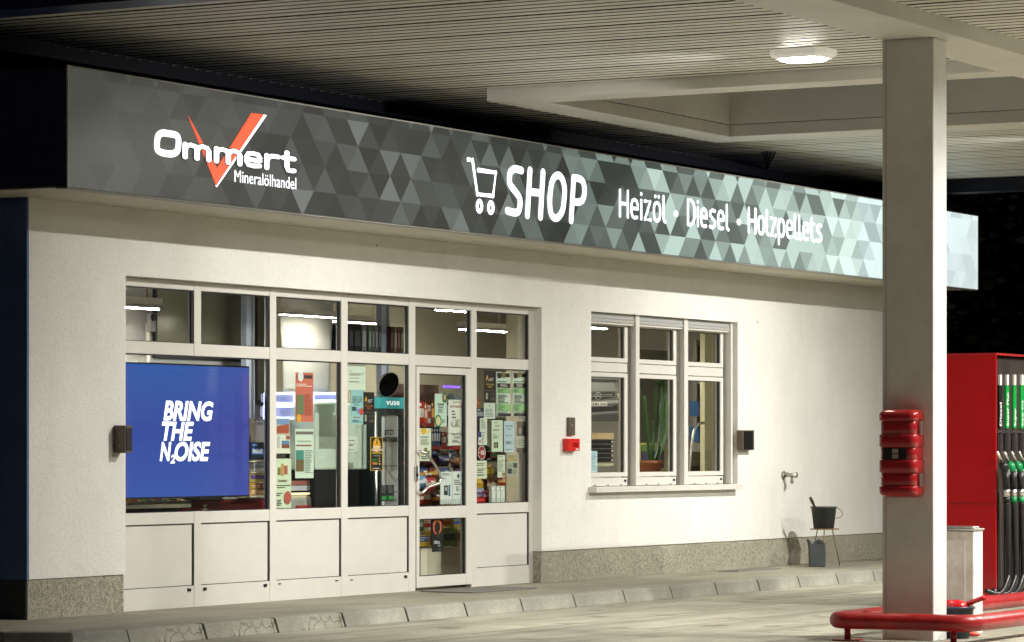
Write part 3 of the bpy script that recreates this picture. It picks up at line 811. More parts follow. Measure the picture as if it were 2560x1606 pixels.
m_ = MB(); m_.box(x0+.10, x1-.04, -.073, -.0705, z0+.04, z1-.04, M_redpl); m_.box(x1-.09, x1-.03, -.073, -.0705, z0+.008, z0+.026, M_frame); m_.build("button_panel", th)
# garden tap
p = P(1957, 1188, 0)
th = thing("garden_tap", "metal garden tap sticking out of the white wall above the bucket", "tap", (p.x, 0, p.z-.1))
m_ = MB(); m_.lathe((p.x, -.012, p.z), [(.045, 0), (.042, -.012), (.02, -.02)][::-1], M_brass, 18, 'y'); m_.build("wall_flange", th)
m_ = MB(); m_.tube([(p.x, -.02, p.z), (p.x, -.09, p.z), (p.x, -.13, p.z)], [.02, .022, .026], M_brass, 12)
m_.tube([(p.x, -.11, p.z), (p.x, -.115, p.z-.05), (p.x, -.115, p.z-.075), (p.x, -.115, p.z-.1)], [.018, .016, .022, .014], M_brass, 12)
m_.tube([(p.x, -.06, p.z+.01), (p.x, -.06, p.z+.035)], .012, M_brass, 8); m_.build("spout", th)
m_ = MB(); m_.lathe((p.x, -.16, p.z), [(.012, .03), (.03, .02), (.036, 0), (.03, -.015), (.01, -.02)][::-1], M_chrome, 14, 'y'); m_.build("tap_knob", th)

# stool, bucket, scraper, watering can
bx = G(2047, 1418, 0); BX, BY = bx.x, -.47
SX = P(2062, 0, BY).x
th = thing("wire_stool", "thin rusty three legged plant stool carrying the black bucket by the wall", "stool", (SX, BY, 0))
zt_ = .415
m_ = MB(); m_.lathe((SX, BY, zt_), [(.165, 0), (.17, .006), (.165, .012)], M_rust, 24); m_.build("seat", th)
for a in (200, 325, 80):
    ca_, sa_ = math.cos(R(a)), math.sin(R(a))
    m_ = MB(); m_.tube([(SX+.1*ca_, BY+.1*sa_, zt_), (SX+.20*ca_, BY+.20*sa_, .001)], .006, M_rust, 6); m_.build("leg", th)
th = thing("bucket", "black builder's bucket standing on the rusty stool", "bucket", (SX-.03, BY, zt_+.012))
bz = zt_+.014; bxx = SX-.03
m_ = MB(); m_.lathe((bxx, BY, bz), [(.115, 0), (.145, .235), (.155, .237), (.155, .25), (.143, .25), (.11, .01)], M_darkgrey, 28); m_.build("body", th)
m_ = MB(); hp = [(bxx+.15*math.cos(a), BY-.15*math.sin(a)*.3-.10*0, bz+.23-.1*math.sin(a)) for a in [i*math.pi/10 for i in range(11)]]
m_.tube([(bxx+.05, BY-.15, bz+.235), (bxx+.09, BY-.18, bz+.20), (bxx+.10, BY-.19, bz+.16), (bxx+.07, BY-.18, bz+.13), (bxx+.02, BY-.14, bz+.115)], .005, M_rust, 6); m_.build("handle", th)
th = thing("scraper", "wooden handled scraper leaning in the black bucket", "tool", (bxx-.04, BY, bz+.05))
q_ = [P(2026, 1245, BY+.05), P(2034, 1262, BY+.05), P(2040, 1274, BY+.05)]
m_ = MB(); m_.tube([q_[0], q_[0].lerp(q_[1], .6), q_[1], q_[2]], [.017, .02, .014, .012], mat("dark_wood", (.05, .03, .02), .6), 8); m_.build("handle", th)
m_ = MB(); m_.tube([q_[2], Vector((bxx+.02, BY+.05, bz+.06))], .007, M_rust, 6); m_.build("blade_stem", th)
WX = P(2043, 0, -.52).x; WYc = -.52
th = thing("watering_can", "black plastic watering can standing on the pavement under the stool", "watering can", (WX, WYc, 0))
m_ = MB()
RV = Vector((S, -Cc, 0)); NV = Vector((Cc, S, 0)); wb = Vector((WX, WYc, .001))
can_pts = [(565,1389),(560,1250),(558,1130),(548,1060),(532,1032),(545,1010),(572,1022),(596,1072),(622,1076),(640,1036),(690,1015),(750,1035),(778,1075),(786,1200),(783,1389)]
m_ = MB(); m_.prism([wb+RV*((X-675)/1193)+Vector((0, 0, (1390-Y)/1193))-NV*.06 for X, Y in can_pts], NV*.12, M_darkgrey); m_.build("body", th, bevel=.016, seg=3)
hc_ = wb+RV*.018+Vector((0, 0, .282))-NV*.061
m_ = MB(); m_.tube([hc_+RV*.022*math.cos(a)+Vector((0, 0, .013*math.sin(a))) for a in [i*math.pi/8 for i in range(16)]], .007, M_black, 6, True); m_.build("grip_opening", th)
# mat and drain
p0, p1 = G(1075, 1476, .004), G(1290, 1466, .004)
mx0, mx1 = P(1062, 0, -.1).x, P(1225, 0, -.1).x
b = MB(); b.box(mx0, mx1, -.62, -.05, .001, .012, mat("doormat_fibre", (.17, .165, .145), .95, noise=(60, .5)))
tag(b.build("doormat", bevel=.004), "flat dark grey doormat lying in front of the glass door", "doormat")
dp = G(1875, 1425, .003)
b = MB(); b.box(dp.x-.55, dp.x+.55, dp.y-.12, dp.y+.12, .001, .004, M_black)
xx = dp.x-.55
while xx < dp.x+.55: b.box(xx, xx+.018, dp.y-.12, dp.y+.12, .0042, .009, M_greyst); xx += .04
for yy in (-.125, .105): b.box(dp.x-.56, dp.x+.56, dp.y+yy, dp.y+yy+.02, .0044, .0095, M_greyst)
tag(b.build("drain_grate"), "steel slotted drain grate in the pavement under the tap", "drain grate")

# ================================================================== PUMP ISLAND
# red tube guard
th = thing("crash_barrier", "low red tube crash guard bent round the pillar", "barrier", (23.5, -6.3, -.12))
bz = .035; r_ = .064; gx = 23.5; ya, yb = P(2077, 0, 0).y, 0
def yat(px, x): u = _u(px); return CAM.y + x*(S-u*Cc)/(Cc+u*S)
ya = yat(2066, gx)-.045; yb = yat(2432, gx)+.02
def corner_pts(yc, sgn):
    rr = .14; return [(gx+rr*(1-math.cos(a)), yc - sgn*rr*(1-math.sin(a)) + 0, bz) for a in [i*math.pi/12 for i in range(7)]]
path = [(29.5, ya, bz)] + [(gx+.14-.14*math.sin(a), ya-.14+.14*math.cos(a), bz) for a in [i*math.pi/12 for i in range(7)]] + \
       [(gx+.14-.14*math.cos(a), yb+.14-.14*math.sin(a), bz) for a in [i*math.pi/12 for i in range(7)]] + [(29.5, yb, bz)]
m_ = MB(); m_.tube(path, r_, M_red, 20); m_.build("tube", th)
for (px_, py_) in ((gx+.02, ya-.12), (gx+.02, yb+.14), (26.4, yb), (26.4, ya)):
    m_ = MB(); m_.tube([(px_, py_, -.115), (px_, py_, bz-.05)], .024, M_red, 12); m_.build("post", th)
    m_ = MB(); m_.box(px_-.09, px_+.09, py_-.09, py_+.09, -.119, -.107, M_red); m_.build("foot_plate", th)
# extinguisher cabinet on the pillar's side face (x = 23.8)
EX = 23.8
ye0, ye1 = yat(2297, EX-.1), yat(2203, EX-.1)
ez1 = XP(2250, 1024, EX-.1).z; ez0 = XP(2250, 1244, EX-.1).z
th = thing("extinguisher_cabinet", "ribbed red plastic extinguisher cabinet with small window on the pillar", "cabinet", (EX, (ye0+ye1)/2, ez0))
hh = (ez1-ez0)
M_redin = mat("red_plastic_recess", (.22, .008, .012), .3, coat=.3)
slabs = [(0, .127, 0, .185), (.1275, .277, .008, .17), (.2775, .427, 0, .18), (.4275, .567, .007, .172), (.5675, .717, 0, .18), (.7175, .867, .008, .17), (.8675, 1, 0, .185)]
def loft(stations, mt, name):
    """rings of a rounded cross section (inset, depth) at heights"""
    rings = []
    for z, ins, dp_ in stations:
        a, c_ = ye0+ins, ye1-ins; rr = min(.055, dp_*.4); pts = [(EX-.003, a)]
        for q in range(7): t = q*math.pi/12; pts.append((EX-dp_+rr*(1-math.sin(t)), a+rr*(1-math.cos(t))))
        for q in range(7): t = math.pi/2-q*math.pi/12; pts.append((EX-dp_+rr*(1-math.sin(t)), c_-rr*(1-math.cos(t))))
        pts.append((EX-.003, c_)); rings.append([(x_, y_, z) for x_, y_ in pts])
    n = len(rings[0]); m_ = MB(); v = [p for r in rings for p in r]
    f = [tuple(range(n)), tuple(range((len(rings)-1)*n, len(rings)*n))]
    for i in range(len(rings)-1):
        for q in range(n): f.append((i*n+q, i*n+(q+1) % n, (i+1)*n+(q+1) % n, (i+1)*n+q))
    m_.add(v, f, mt, True); return m_.build(name, th)
st = [(ez0, .03, .12), (ez0+.008, .014, .15), (ez0+.022, .004, .172), (ez0+.04, 0, .182)]
for a, c_, ins, dp_ in slabs:
    lo, hi = ez0+hh*a, ez0+hh*c_
    if a > 0: st += [(lo+.002, ins+.004, dp_-.006), (lo+.007, ins, dp_)]
    if c_ < 1: st += [(hi-.005, ins, dp_), (hi-.001, ins+.002, dp_-.004), (hi+.0005, .008, .168)]
st += [(ez1-.04, 0, .182), (ez1-.022, .004, .172), (ez1-.008, .014, .15), (ez1, .03, .12)]
loft(st, M_redpl, "door")
m_ = MB(); zc_ = ez0+hh*.497; m_.box(EX-.177, EX-.1725, ye0+.07, ye1-.045, zc_-.042, zc_+.042, M_black)
m_.box(EX-.1795, EX-.1775, ye0+.135, ye0+.185, zc_+.004, zc_+.036, cmat((170, 150, 150))); m_.box(EX-.1795, EX-.1775, ye0+.135, ye0+.185, zc_-.036, zc_-.004, cmat((160, 140, 140)))
m_.build("window", th, bevel=.002)
for zz_ in (.2, .79):
    m_ = MB(); m_.box(EX-.1, EX-.04, ye0-.012, ye0+.003, ez0+hh*zz_-.05, ez0+hh*zz_+.05, M_chrome); m_.build("latch", th, bevel=.003)
# litter bin
p = G(2434, 1592, -.12)
bx0, by0 = 24.72, yat(2434, 24.72)
bx1 = bx0+.20; by1 = by0+.34
while True:
    u1 = yat(2457, bx1)
    if u1 >= by0 or bx1 > bx0+.5: break
    bx1 += .01
th = thing("litter_bin", "white metal litter bin with shiny lid behind the pillar", "bin", ((bx0+bx1)/2, (by0+by1)/2, -.12))
bzt = XP(2434, 1328, bx0).z
M_bin = mat("dirty_white_metal", (.82, .80, .72), .5, noise=(6, .3))
m_ = MB(); m_.box(bx0, bx1, by0, by1, -.118, bzt, M_bin)
m_.build("body", th, bevel=.008)
m_ = MB(); m_.box(bx0-.004, bx0-.0005, by0+.07, by1-.01, -.1, bzt-.08, M_bin); m_.build("front_flap", th, bevel=.002)
m_ = MB(); m_.box(bx0-.012, bx1+.012, by0-.012, by1+.012, bzt+.001, bzt+.02, M_chrome); m_.box(bx0+.02, bx1-.02, by0+.02, by1-.02, bzt+.02, bzt+.035, M_chrome); m_.build("lid", th, bevel=.008)
# wash bucket with red squeegee
wc = Vector((24.25, yat(2390, 24.25), -.118))
th = thing("wash_bucket", "blue grey windscreen wash bucket on the ground behind the red guard", "bucket", wc)
m_ = MB(); hb = XP(2390, 1516, 24.25).z+.118
m_.lathe(wc, [(.10, 0), (.135, hb-.02), (.148, hb-.018), (.148, hb), (.132, hb), (.09, .01)], M_bluegrey, 28); m_.build("body", th)
th = thing("squeegee", "red windscreen washer brush with handle lying in the blue grey bucket", "brush", wc+Vector((0, 0, hb)))
M_sq = mat("bright_red_plastic", (.6, .01, .02), .25, coat=.4)
m_ = MB(); m_.lathe(wc+Vector((0, 0.01, hb-.02)), [(.115, 0), (.118, .02), (.10, .05), (.06, .068), (.01, .072)], M_sq, 22, sx=.8, sy=1.0); m_.build("head", th)
h0 = wc+Vector((.0, -.08, hb+.015)); h1 = XP(2462, 1494, 24.25)
m_ = MB(); m_.tube([h0, h0.lerp(h1, .35), h0.lerp(h1, .5), h0.lerp(h1, .65), h0.lerp(h1, .8), h1], [.016, .02, .018, .02, .019, .022], M_sq, 12); m_.build("handle", th)

# fuel dispenser
DX, DYF = 28.9, -5.0
th = thing("fuel_dispenser", "tall red fuel dispenser with dark front and four nozzles", "fuel pump", (DX+.8, DYF+.3, -.12))
dz = XP(2487, 888, DX).z
DW = 1.7; DD = .62
m_ = MB(); m_.box(DX, DX+.03, DYF, DYF+DD, .0, dz, mat("pump_red", (.44, .004, .008), .3, noise=(3, .1), coat=.5)); m_.box(DX-.0012, DX-.0002, DYF+.004, DYF+DD-.004, .83, .836, M_black); m_.build("side_panel", th, bevel=.004)
m_ = MB(); m_.box(DX+.031, DX+DW, DYF+.06, DYF+DD-.01, .0, dz-.012, mat("dark_pump_front", (.045, .035, .03), .35, noise=(5, .4))); m_.build("cabinet", th)
m_ = MB(); m_.box(DX+.01, DX+DW-.01, DYF+.03, DYF+DD-.03, -.118, -.001, M_frame); m_.box(DX-.03, DX+DW+.03, DYF-.03, DYF+DD, -.119, -.085, M_blackst); m_.build("base", th)
m_ = MB(); m_.box(DX, DX+DW, DYF-.004, DYF+DD, dz+.001, dz+.02, M_red); m_.build("cap", th)
FYP = DYF+.055
names = [("Diesel", (14, 14, 14), (235, 235, 235)), ("Super Plus", (0, 150, 62), (240, 245, 240)), ("Super", (0, 150, 62), (240, 245, 240)), ("Super E10", (0, 150, 62), (225, 240, 230))]
for (nmn, c0, c1), px in zip(names, (2498.5, 2516, 2534.5, 2553)):
    pa, pb = P(px, 964, FYP), P(px, 1071, FYP)
    m_ = MB(); w_ = .075
    m_.box(pa.x-w_/2, pa.x+w_/2, FYP-.012, FYP+.003, pb.z, pa.z, cmat(c0, .4))
    m_.box(pa.x-.022, pa.x+.022, FYP-.016, FYP+.003, pa.z+.002, P(px, 937, FYP).z, cmat((235, 232, 225), .5))
    frac = {"Diesel": .55, "Super Plus": .78, "Super": .42, "Super E10": .6}[nmn]
    m_.vtext(nmn, pa.x, .042, pb.z+.02, pb.z+.02+(pa.z-pb.z)*frac, FYP-.0135, cmat(c1, .5))
    m_.build("grade_label", th)
    sa, sb = P(px-3, 1084, FYP), P(px-3, 1132, FYP)
    m_ = MB(); m_.box(sa.x-.03, sa.x+.04, FYP-.008, FYP+.002, sb.z, sa.z, M_black); m_.box(sa.x-.045, sa.x+.05, FYP-.02, FYP+.002, sa.z+.001, sa.z+.018, M_chrome); m_.build("holster", th)
    # bars under each hose
    ra, rb = P(px, 1232, FYP), P(px, 1520, FYP)
    m_ = MB(); m_.box(ra.x-.05, ra.x-.015, FYP-.006, FYP+.002, rb.z, ra.z, M_black); m_.build("hose_rail", th)
    # nozzle: spout, grip, guard, collar and hose
    n0 = P(px-6, 1130, FYP-.12); n1 = P(px+7, 1156, FYP-.13); n2 = P(px+16, 1178, FYP-.15); n3 = P(px+18, 1222, FYP-.15)
    gm = M_black if nmn == "Diesel" else M_green
    nz = MB(); nz.tube([n0, n1], [.012, .014], M_chrome, 10)
    nzo = nz.build("nozzle", th)
    m_ = MB(); m_.tube([n1, n1.lerp(n2, .4), n2], [.024, .042, .034], gm, 12); m_.tube([n2+Vector((.012, 0, .012)), n2+Vector((.02, -.005, -.03))], [.03, .03], cmat((190, 190, 180), .4), 10); m_.build("cover", nzo)
    m_ = MB(); m_.tube([n2, n2.lerp(n3, .5), n3], [.036, .032, .034], M_black, 10); m_.build("grip", nzo)
    n4 = n3+Vector((.0, 0, -.075)); n5 = n4+Vector((0, 0, -.05))
    m_ = MB(); m_.tube([n3, n4], .03, M_chrome, 12); m_.tube([n4, n5], .03, gm if nmn != "Diesel" else M_black, 12); m_.build("collar", nzo)
    zb_ = P(px, 1480, FYP).z
    m_ = MB(); m_.tube(smooth([n5, n5+Vector((.02, 0, -.2)), n5+Vector((.05, .0, -.6)), (n5.x+.02, n5.y, zb_+.12), (n5.x-.12, n5.y+.02, zb_), (n5.x-.22, FYP-.03, zb_+.03)], 6), .022, M_hose, 10); m_.build("hose", nzo)
# small red handle ring on the ground next to the bin
rp = G(2429, 1594, -.115)
b = MB(); b.tube([(24.45+.045*math.cos(a), rp.y*0+yat(2430, 24.45)+.05*math.sin(a), -.098) for a in [i*math.pi/8 for i in range(16)]], .014, mat("orange_red", (.7, .06, .03), .4), 8, True)
tag(b.build("plastic_ring"), "small orange red plastic ring lying on the ground by the bin", "ring")

# ================================================================== TREES behind the right end of the shop
def tree(x, y, h, rad, label, seed):
    rn = random.Random(seed)
    t = thing("tree", label, "tree", (x, y, -.12), "dark trees behind the shop")
    m_ = MB(); m_.tube([(x, y, -.12), (x+.1, y, h*.3), (x-.1, y+.1, h*.6), (x, y, h*.9)], [.22, .17, .1, .03], M_bark, 8)
    for k in range(7):
        a = rn.random()*6.28; z = h*(.3+.08*k)
        m_.tube([(x, y, z), (x+rad*.5*math.cos(a), y+rad*.5*math.sin(a), z+.8), (x+rad*.85*math.cos(a), y+rad*.85*math.sin(a), z+1.3)], [.07, .04, .015], M_bark, 6)
    m_.build("trunk", t)
    v = []; f = []
    blobs = [(rn.gauss(0, .5)*rad, rn.gauss(0, .5)*rad, h*(.12+.85*rn.random())) for _ in range(60)]
    for _ in range(5200):
        bx_, by_, bz_ = blobs[rn.randrange(60)]; s_ = .55+.3*rn.random()
        c_ = Vector((x+bx_+rn.gauss(0, s_*.6), y+by_+rn.gauss(0, s_*.6), max(.1, bz_+rn.gauss(0, s_*.6))))
        q = Matrix.Rotation(rn.random()*6.28, 3, 'Z') @ Matrix.Rotation(rn.random()*3.14, 3, 'X'); w = .06+.07*rn.random()
        o = len(v)
        v += [c_+q @ Vector(p) for p in ((-w, 0, 0), (0, -w*.5, 0), (w, 0, 0), (0, w*.5, 0))]; f.append((o, o+1, o+2, o+3))
    m_ = MB(); m_.add(v, f, M_leaf); m_.build("crown", t)
tree(46.0, 3.2, 6.5, 2.0, "dark tree behind the shop, just right of the canopy pillar", 3)
tree(50.5, .2, 7.0, 2.2, "dark tree at the far right behind the fuel dispenser", 8)
tree(47.5, -2.2, 4.5, 1.6, "low dark bushy tree above the red fuel dispenser", 9)

# ================================================================== BEHIND THE SHOP FRONT: posters on the glass
GY = FY + .047
PAPER = (206, 224, 205)
def poster(label, l, t, r, b_, bg, items=(), Y=None, cat="poster", name="poster", tilt=0, skew=0):
    Y = GY if Y is None else Y
    x0, x1, z0, z1 = rect(l, t, r, b_, Y); w, h = x1-x0, z1-z0
    m_ = MB(); m_.box(x0, x1, Y, Y+.0015, z0, z1, cmat(bg))
    lay = 0
    for it in items:
        lay += 1; yy = Y-.0008*lay
        k = it[0]
        if k == 'r':
            _, a, c_, e, g_, col = it
            m_.box(x0+a*w, x0+e*w, yy, yy+.0006, z1-g_*h, z1-c_*h, cmat(col))
        elif k == 't':
            _, txt, a, c_, e, g_, col = it
            m_.text(txt, x0+a*w, x0+e*w, z1-g_*h, (g_-c_)*h, yy, cmat(col), .012)
        elif k == 'l':
            _, a, c_, e, g_, n, col = it
            rn = random.Random(hash((l, t, n)) & 255)
            for q in range(n):
                zz_ = z1-(c_+(g_-c_)*(q+.5)/n)*h; ww = (e-a)*w*(.55+.45*rn.random())
                m_.box(x0+a*w, x0+a*w+ww, yy, yy+.0006, zz_-.22*(g_-c_)*h/n, zz_+.22*(g_-c_)*h/n, cmat(col))
        elif k == 'c':
            _, a, c_, rad, col = it
            n = 20; px_ = x0+a*w; pz_ = z1-c_*h
            m_.prism([(px_+rad*w*math.cos(2*math.pi*q/n), yy, pz_+rad*w*math.sin(2*math.pi*q/n)*1.0) for q in range(n)], (0, .0006, 0), cmat(col))
        elif k == 'p':
            m_.prism([(x0+a*w, yy, z1-c_*h) for a, c_ in it[1]], (0, .0006, 0), cmat(it[2]))
    o = m_.build(name, origin=((x0+x1)/2, Y, z0))
    return tag(o, label, cat, None)
INK = (70, 80, 75); DK = (25, 25, 24)
# third pane
poster("tall orange red flyer with white heading in the third pane", 739, 932, 783, 1055, (205, 112, 92), [('r', .05, .05, .95, .12, (70, 60, 55)), ('c', .28, .08, .16, (225, 230, 225)), ('l', .02, .22, .98, .29, 2, (240, 225, 215)), ('r', .05, .45, .45, .85, (110, 125, 85)), ('l', .5, .43, .97, .88, 12, (150, 80, 65)), ('c', .16, .93, .13, (220, 170, 60))], Y=GY+.012)
poster("pale green flyer with grey head and photo strip in the third pane", 738, 1073, 784, 1196, PAPER, [('r', .03, .05, .97, .11, (120, 110, 105)), ('l', .1, .22, .9, .28, 1, (150, 165, 150)), ('l', .05, .3, .95, .37, 1, (150, 90, 80)), ('r', .03, .43, .45, .62, (70, 140, 125)), ('r', .03, .62, .45, .86, (110, 95, 60)), ('l', .5, .42, .97, .9, 14, (140, 155, 145))], Y=GY+.012)
poster("small landscape postcard with orange lower half at the left of the third pane", 690, 1046, 724, 1086, (205, 195, 180), [('r', .05, .05, .95, .4, (120, 150, 190)), ('p', [(.05, .5), (.95, .35), (.95, .95), (.05, .95)], (165, 85, 55))])
poster("white sheet with a blue sky photo at the left of the third pane", 690, 1087, 725, 1134, (220, 225, 205), [('r', .4, .32, .95, .72, (90, 130, 175)), ('r', .4, .52, .95, .72, (130, 75, 50)), ('r', .08, .08, .28, .7, (185, 195, 185)), ('r', .7, .05, .97, .25, (160, 90, 70))])
poster("cream bottle flyer with a brown red circle low in the third pane", 690, 1147, 728, 1271, (205, 222, 190), [('r', .1, .18, .3, .33, (120, 120, 60)), ('r', .32, .1, .5, .35, (190, 150, 80)), ('r', .52, .14, .75, .32, (170, 100, 80)), ('t', "basar", .15, .41, .75, .47, (105, 60, 40)), ('l', .03, .52, .95, .6, 2, INK), ('l', .03, .68, .4, .76, 2, INK), ('c', .74, .79, .24, (175, 90, 75)), ('l', .03, .82, .4, .95, 4, INK)])
# fourth pane
poster("plain white notice in the top left corner of the fourth pane", 870, 912, 914, 975, (212, 226, 208), [('l', .08, .25, .3, .28, 1, INK), ('l', .08, .33, .95, .45, 3, (120, 120, 90)), ('l', .08, .52, .9, .56, 1, INK), ('l', .05, .66, .95, .71, 1, DK)])
poster("pale teal festival poster below the white notice in the fourth pane", 877, 975, 909, 1060, (150, 200, 200), [('t', "ES IST ZEIT FÜR", .12, .19, .88, .24, (40, 60, 65)), ('t', "ZEITLOFT", .1, .26, .9, .38, (25, 35, 40)), ('l', .25, .41, .75, .46, 2, (60, 90, 95)), ('r', .08, .5, .4, .62, (60, 80, 85)), ('r', .45, .55, .65, .7, (130, 150, 190)), ('c', .8, .64, .15, (200, 80, 60)), ('l', .2, .78, .85, .83, 1, (190, 95, 80)), ('l', .1, .88, .9, .96, 2, (90, 120, 120))])
def alt_poster(label, l, t, r, b_, sub):
    return poster(label, l, t, r, b_, (28, 24, 20), [('t', "A", .12, .14, .38, .3, (235, 175, 50)), ('t', "ALT", .42, .22, .8, .31, (235, 232, 225)), ('l', .15, .335, .6, .35, 1, (180, 180, 170)), ('t', "WIR SUCHEN", .1, .4, .85, .45, sub), ('t', "DICH", .3, .47, .65, .53, sub), ('r', 0, .61, 1, .625, (110, 105, 95)), ('r', .08, .7, .28, .9, (150, 150, 130)), ('r', .4, .68, .9, .8, (60, 58, 54)), ('r', .45, .84, .9, .93, (75, 72, 66))])
alt_poster("black job poster with orange lettering beside the pale teal poster", 908, 981, 936, 1062, (190, 110, 50))
poster("narrow black taco menu with yellow border hanging in the fourth pane", 926, 1093, 957, 1177, (190, 150, 40), [('r', .06, .02, .94, .98, (22, 20, 16)), ('c', .5, .25, .3, (225, 165, 50)), ('p', [(.45, .2), (.5, .05), (.6, .2)], (70, 110, 40)), ('r', .2, .28, .8, .31, (235, 230, 215)), ('t', "MEXICAN", .08, .34, .92, .42, (240, 238, 230)), ('l', .1, .44, .9, .5, 2, (215, 180, 50)), ('l', .2, .53, .8, .58, 2, (150, 150, 140)), ('r', .12, .64, .5, .73, (45, 90, 45)), ('r', .12, .75, .5, .82, (175, 115, 45)), ('r', .62, .62, .7, .66, (230, 170, 60)), ('r', .62, .7, .7, .74, (230, 170, 60)), ('r', .62, .78, .7, .82, (230, 200, 160)), ('l', .1, .91, .9, .95, 1, (190, 190, 180))], Y=GY-.004)
poster("black double leaflet with green boxes at the foot of the display cabinet", 952, 1213, 985, 1253, (20, 22, 22), [('l', .05, .05, .45, .5, 6, (105, 108, 105)), ('l', .55, .05, .95, .5, 6, (105, 108, 105)), ('r', .05, .68, .42, .92, (45, 130, 60)), ('r', .55, .68, .95, .92, (45, 130, 60))], Y=GY+.01)
# door
DG = DY+.047
poster("pale green flyer with green oval pictures on the glass door", 1087, 985, 1117, 1067, (198, 222, 205), [('c', .82, .12, .22, (55, 105, 65)), ('c', .82, .11, .12, (190, 150, 110)), ('t', "MUSIKER", .25, .29, .75, .35, DK), ('t', "GESUCHT", .28, .38, .72, .44, DK), ('l', .25, .47, .8, .58, 4, (110, 130, 115)), ('c', .25, .83, .27, (70, 130, 75)), ('c', .25, .83, .19, (215, 205, 160)), ('l', .55, .77, .95, .9, 3, (120, 140, 125))], Y=DG)
poster("large white shooting match poster with a drawn boar on the glass door", 1121, 1000, 1162, 1114, (222, 226, 212), [('t', "Auf geht's zum...", .25, .03, .8, .07, (110, 110, 105)), ('t', "Sau-Preisschießen", .08, .11, .95, .17, (175, 110, 75)), ('l', .2, .22, .5, .42, 3, (90, 95, 90)), ('p', [(.1, .52), (.3, .44), (.75, .42), (.92, .52), (.7, .6), (.2, .6)], (165, 170, 155)), ('c', .32, .5, .1, (215, 218, 205)), ('c', .7, .5, .12, (210, 212, 200)), ('r', .4, .52, .46, .57, (70, 70, 65)), ('t', "Freitag, 24.11.2023", .12, .72, .9, .77, (60, 62, 58)), ('t', "ab 19:00 Uhr", .3, .8, .7, .845, (60, 62, 58)), ('l', .2, .87, .8, .94, 3, (130, 132, 125))], Y=DG)
poster("white flyer with a yellow drop shaped emblem at the left edge of the door glass", 1049, 1071, 1078, 1153, (218, 226, 205), [('p', [(.1, .01), (.6, .01), (.58, .12), (.35, .21), (.12, .12)], (225, 185, 40)), ('p', [(.65, .12), (.85, .02), (.9, .08), (.7, .18)], (230, 200, 60)), ('l', .08, .24, .95, .3, 1, (40, 60, 120)), ('l', .08, .33, .9, .52, 6, (135, 145, 125)), ('r', .4, .6, .62, .72, (120, 110, 60)), ('c', .25, .75, .08, (80, 120, 50)), ('c', .75, .74, .08, (80, 120, 50)), ('r', .05, .78, .95, .8, (190, 170, 60)), ('l', .1, .84, .9, .95, 2, (60, 90, 80))], Y=DG)
def tearoff(label, l, t, r, b_, items): return poster(label, l, t, r, b_, (215, 226, 218), items + [('r', .08+.14*q, .84, .10+.14*q, 1.0, (120, 130, 125)) for q in range(7)], Y=DG-.003)
tearoff("tear off notice with a small black photo low on the glass door", 1101, 1180, 1130, 1261, [('l', .15, .03, .95, .12, 2, INK), ('l', .1, .17, .45, .22, 2, INK), ('r', .3, .42, .62, .72, (40, 45, 48)), ('r', .4, .48, .55, .58, (190, 195, 190)), ('r', .68, .4, .82, .75, (70, 110, 140))])
tearoff("tear off notice with a small house sign low on the glass door", 1131, 1179, 1160, 1261, [('p', [(.4, .12), (.5, .06), (.6, .12), (.57, .2), (.43, .2)], DK), ('l', .15, .24, .9, .42, 3, INK), ('l', .3, .45, .6, .6, 4, INK), ('l', .15, .67, .85, .72, 1, DK)])
poster("black poster with a glowing orange ring in the lower door glass", 1080, 1298, 1107, 1380, (14, 13, 14), [('c', .48, .22, .42, (120, 45, 90)), ('c', .48, .23, .38, (215, 110, 45)), ('c', .48, .25, .27, (18, 14, 14)), ('r', .38, .2, .62, .52, (20, 20, 22)), ('r', .45, .47, .65, .53, (50, 55, 62)), ('t', "Ultra.", .15, .65, .7, .75, (235, 235, 235)), ('l', .5, .78, .88, .84, 2, (190, 190, 190)), ('l', .6, .91, .85, .94, 1, (150, 150, 150))], Y=DG)
# last pane
alt_poster("black job poster with yellow lettering at the top of the pane right of the door", 1211, 928, 1239, 1007, (200, 170, 50))
def job(label, l, r, head):
    g1 = (140, 190, 125)
    return poster(label, l, 931, r, 1042, (205, 222, 205), [('r', .05, .02, .95, .11, (38, 32, 24)), ('r', .08, .08, .35, .14, (28, 24, 20)), ('c', .5, .06, .12, (130, 120, 40)), ('l', .08, .19, .95, .235, 1, head), ('r', .05, .25, .97, .35, (32, 26, 22)), ('l', .25, .27, .8, .33, 2, (215, 210, 200)), ('r', .05, .36, .97, .47, g1), ('l', .08, .38, .6, .46, 3, (50, 75, 50)), ('l', .08, .5, .8, .7, 7, (60, 75, 62)), ('r', .05, .71, .97, .87, g1), ('l', .08, .72, .6, .86, 5, (50, 75, 50)), ('l', .1, .885, .95, .91, 1, INK), ('r', .05, .925, .97, .985, (40, 33, 27))])
job("light green job sheet with dark bands, left one of the tall pair by the door", 1241, 1276, (40, 110, 70)); job("light green job sheet with dark bands, right one of the tall pair by the door", 1282, 1316, (90, 110, 90))
poster("plain white letter under the black job poster right of the door", 1210, 1008, 1238, 1047, (205, 220, 205), [('l', .3, .15, .7, .22, 1, INK), ('l', .1, .35, .9, .9, 6, (120, 135, 125))], Y=GY+.003)
poster("long white price list left of centre in the pane right of the door", 1200, 1046, 1218, 1113, (205, 220, 200), [('l', .1, .04, .8, .4, 5, (120, 135, 120)), ('l', .2, .52, .9, .55, 1, INK), ('l', .2, .6, .6, .95, 6, (130, 145, 130))], Y=GY+.004)
poster("small blue and white price tag stuck beside the long price list", 1196, 1080, 1203, 1113, (225, 228, 230), [('r', .0, 0, 1, .42, (45, 55, 130)), ('r', .25, .6, .8, .85, (205, 120, 110))], Y=GY-.002)
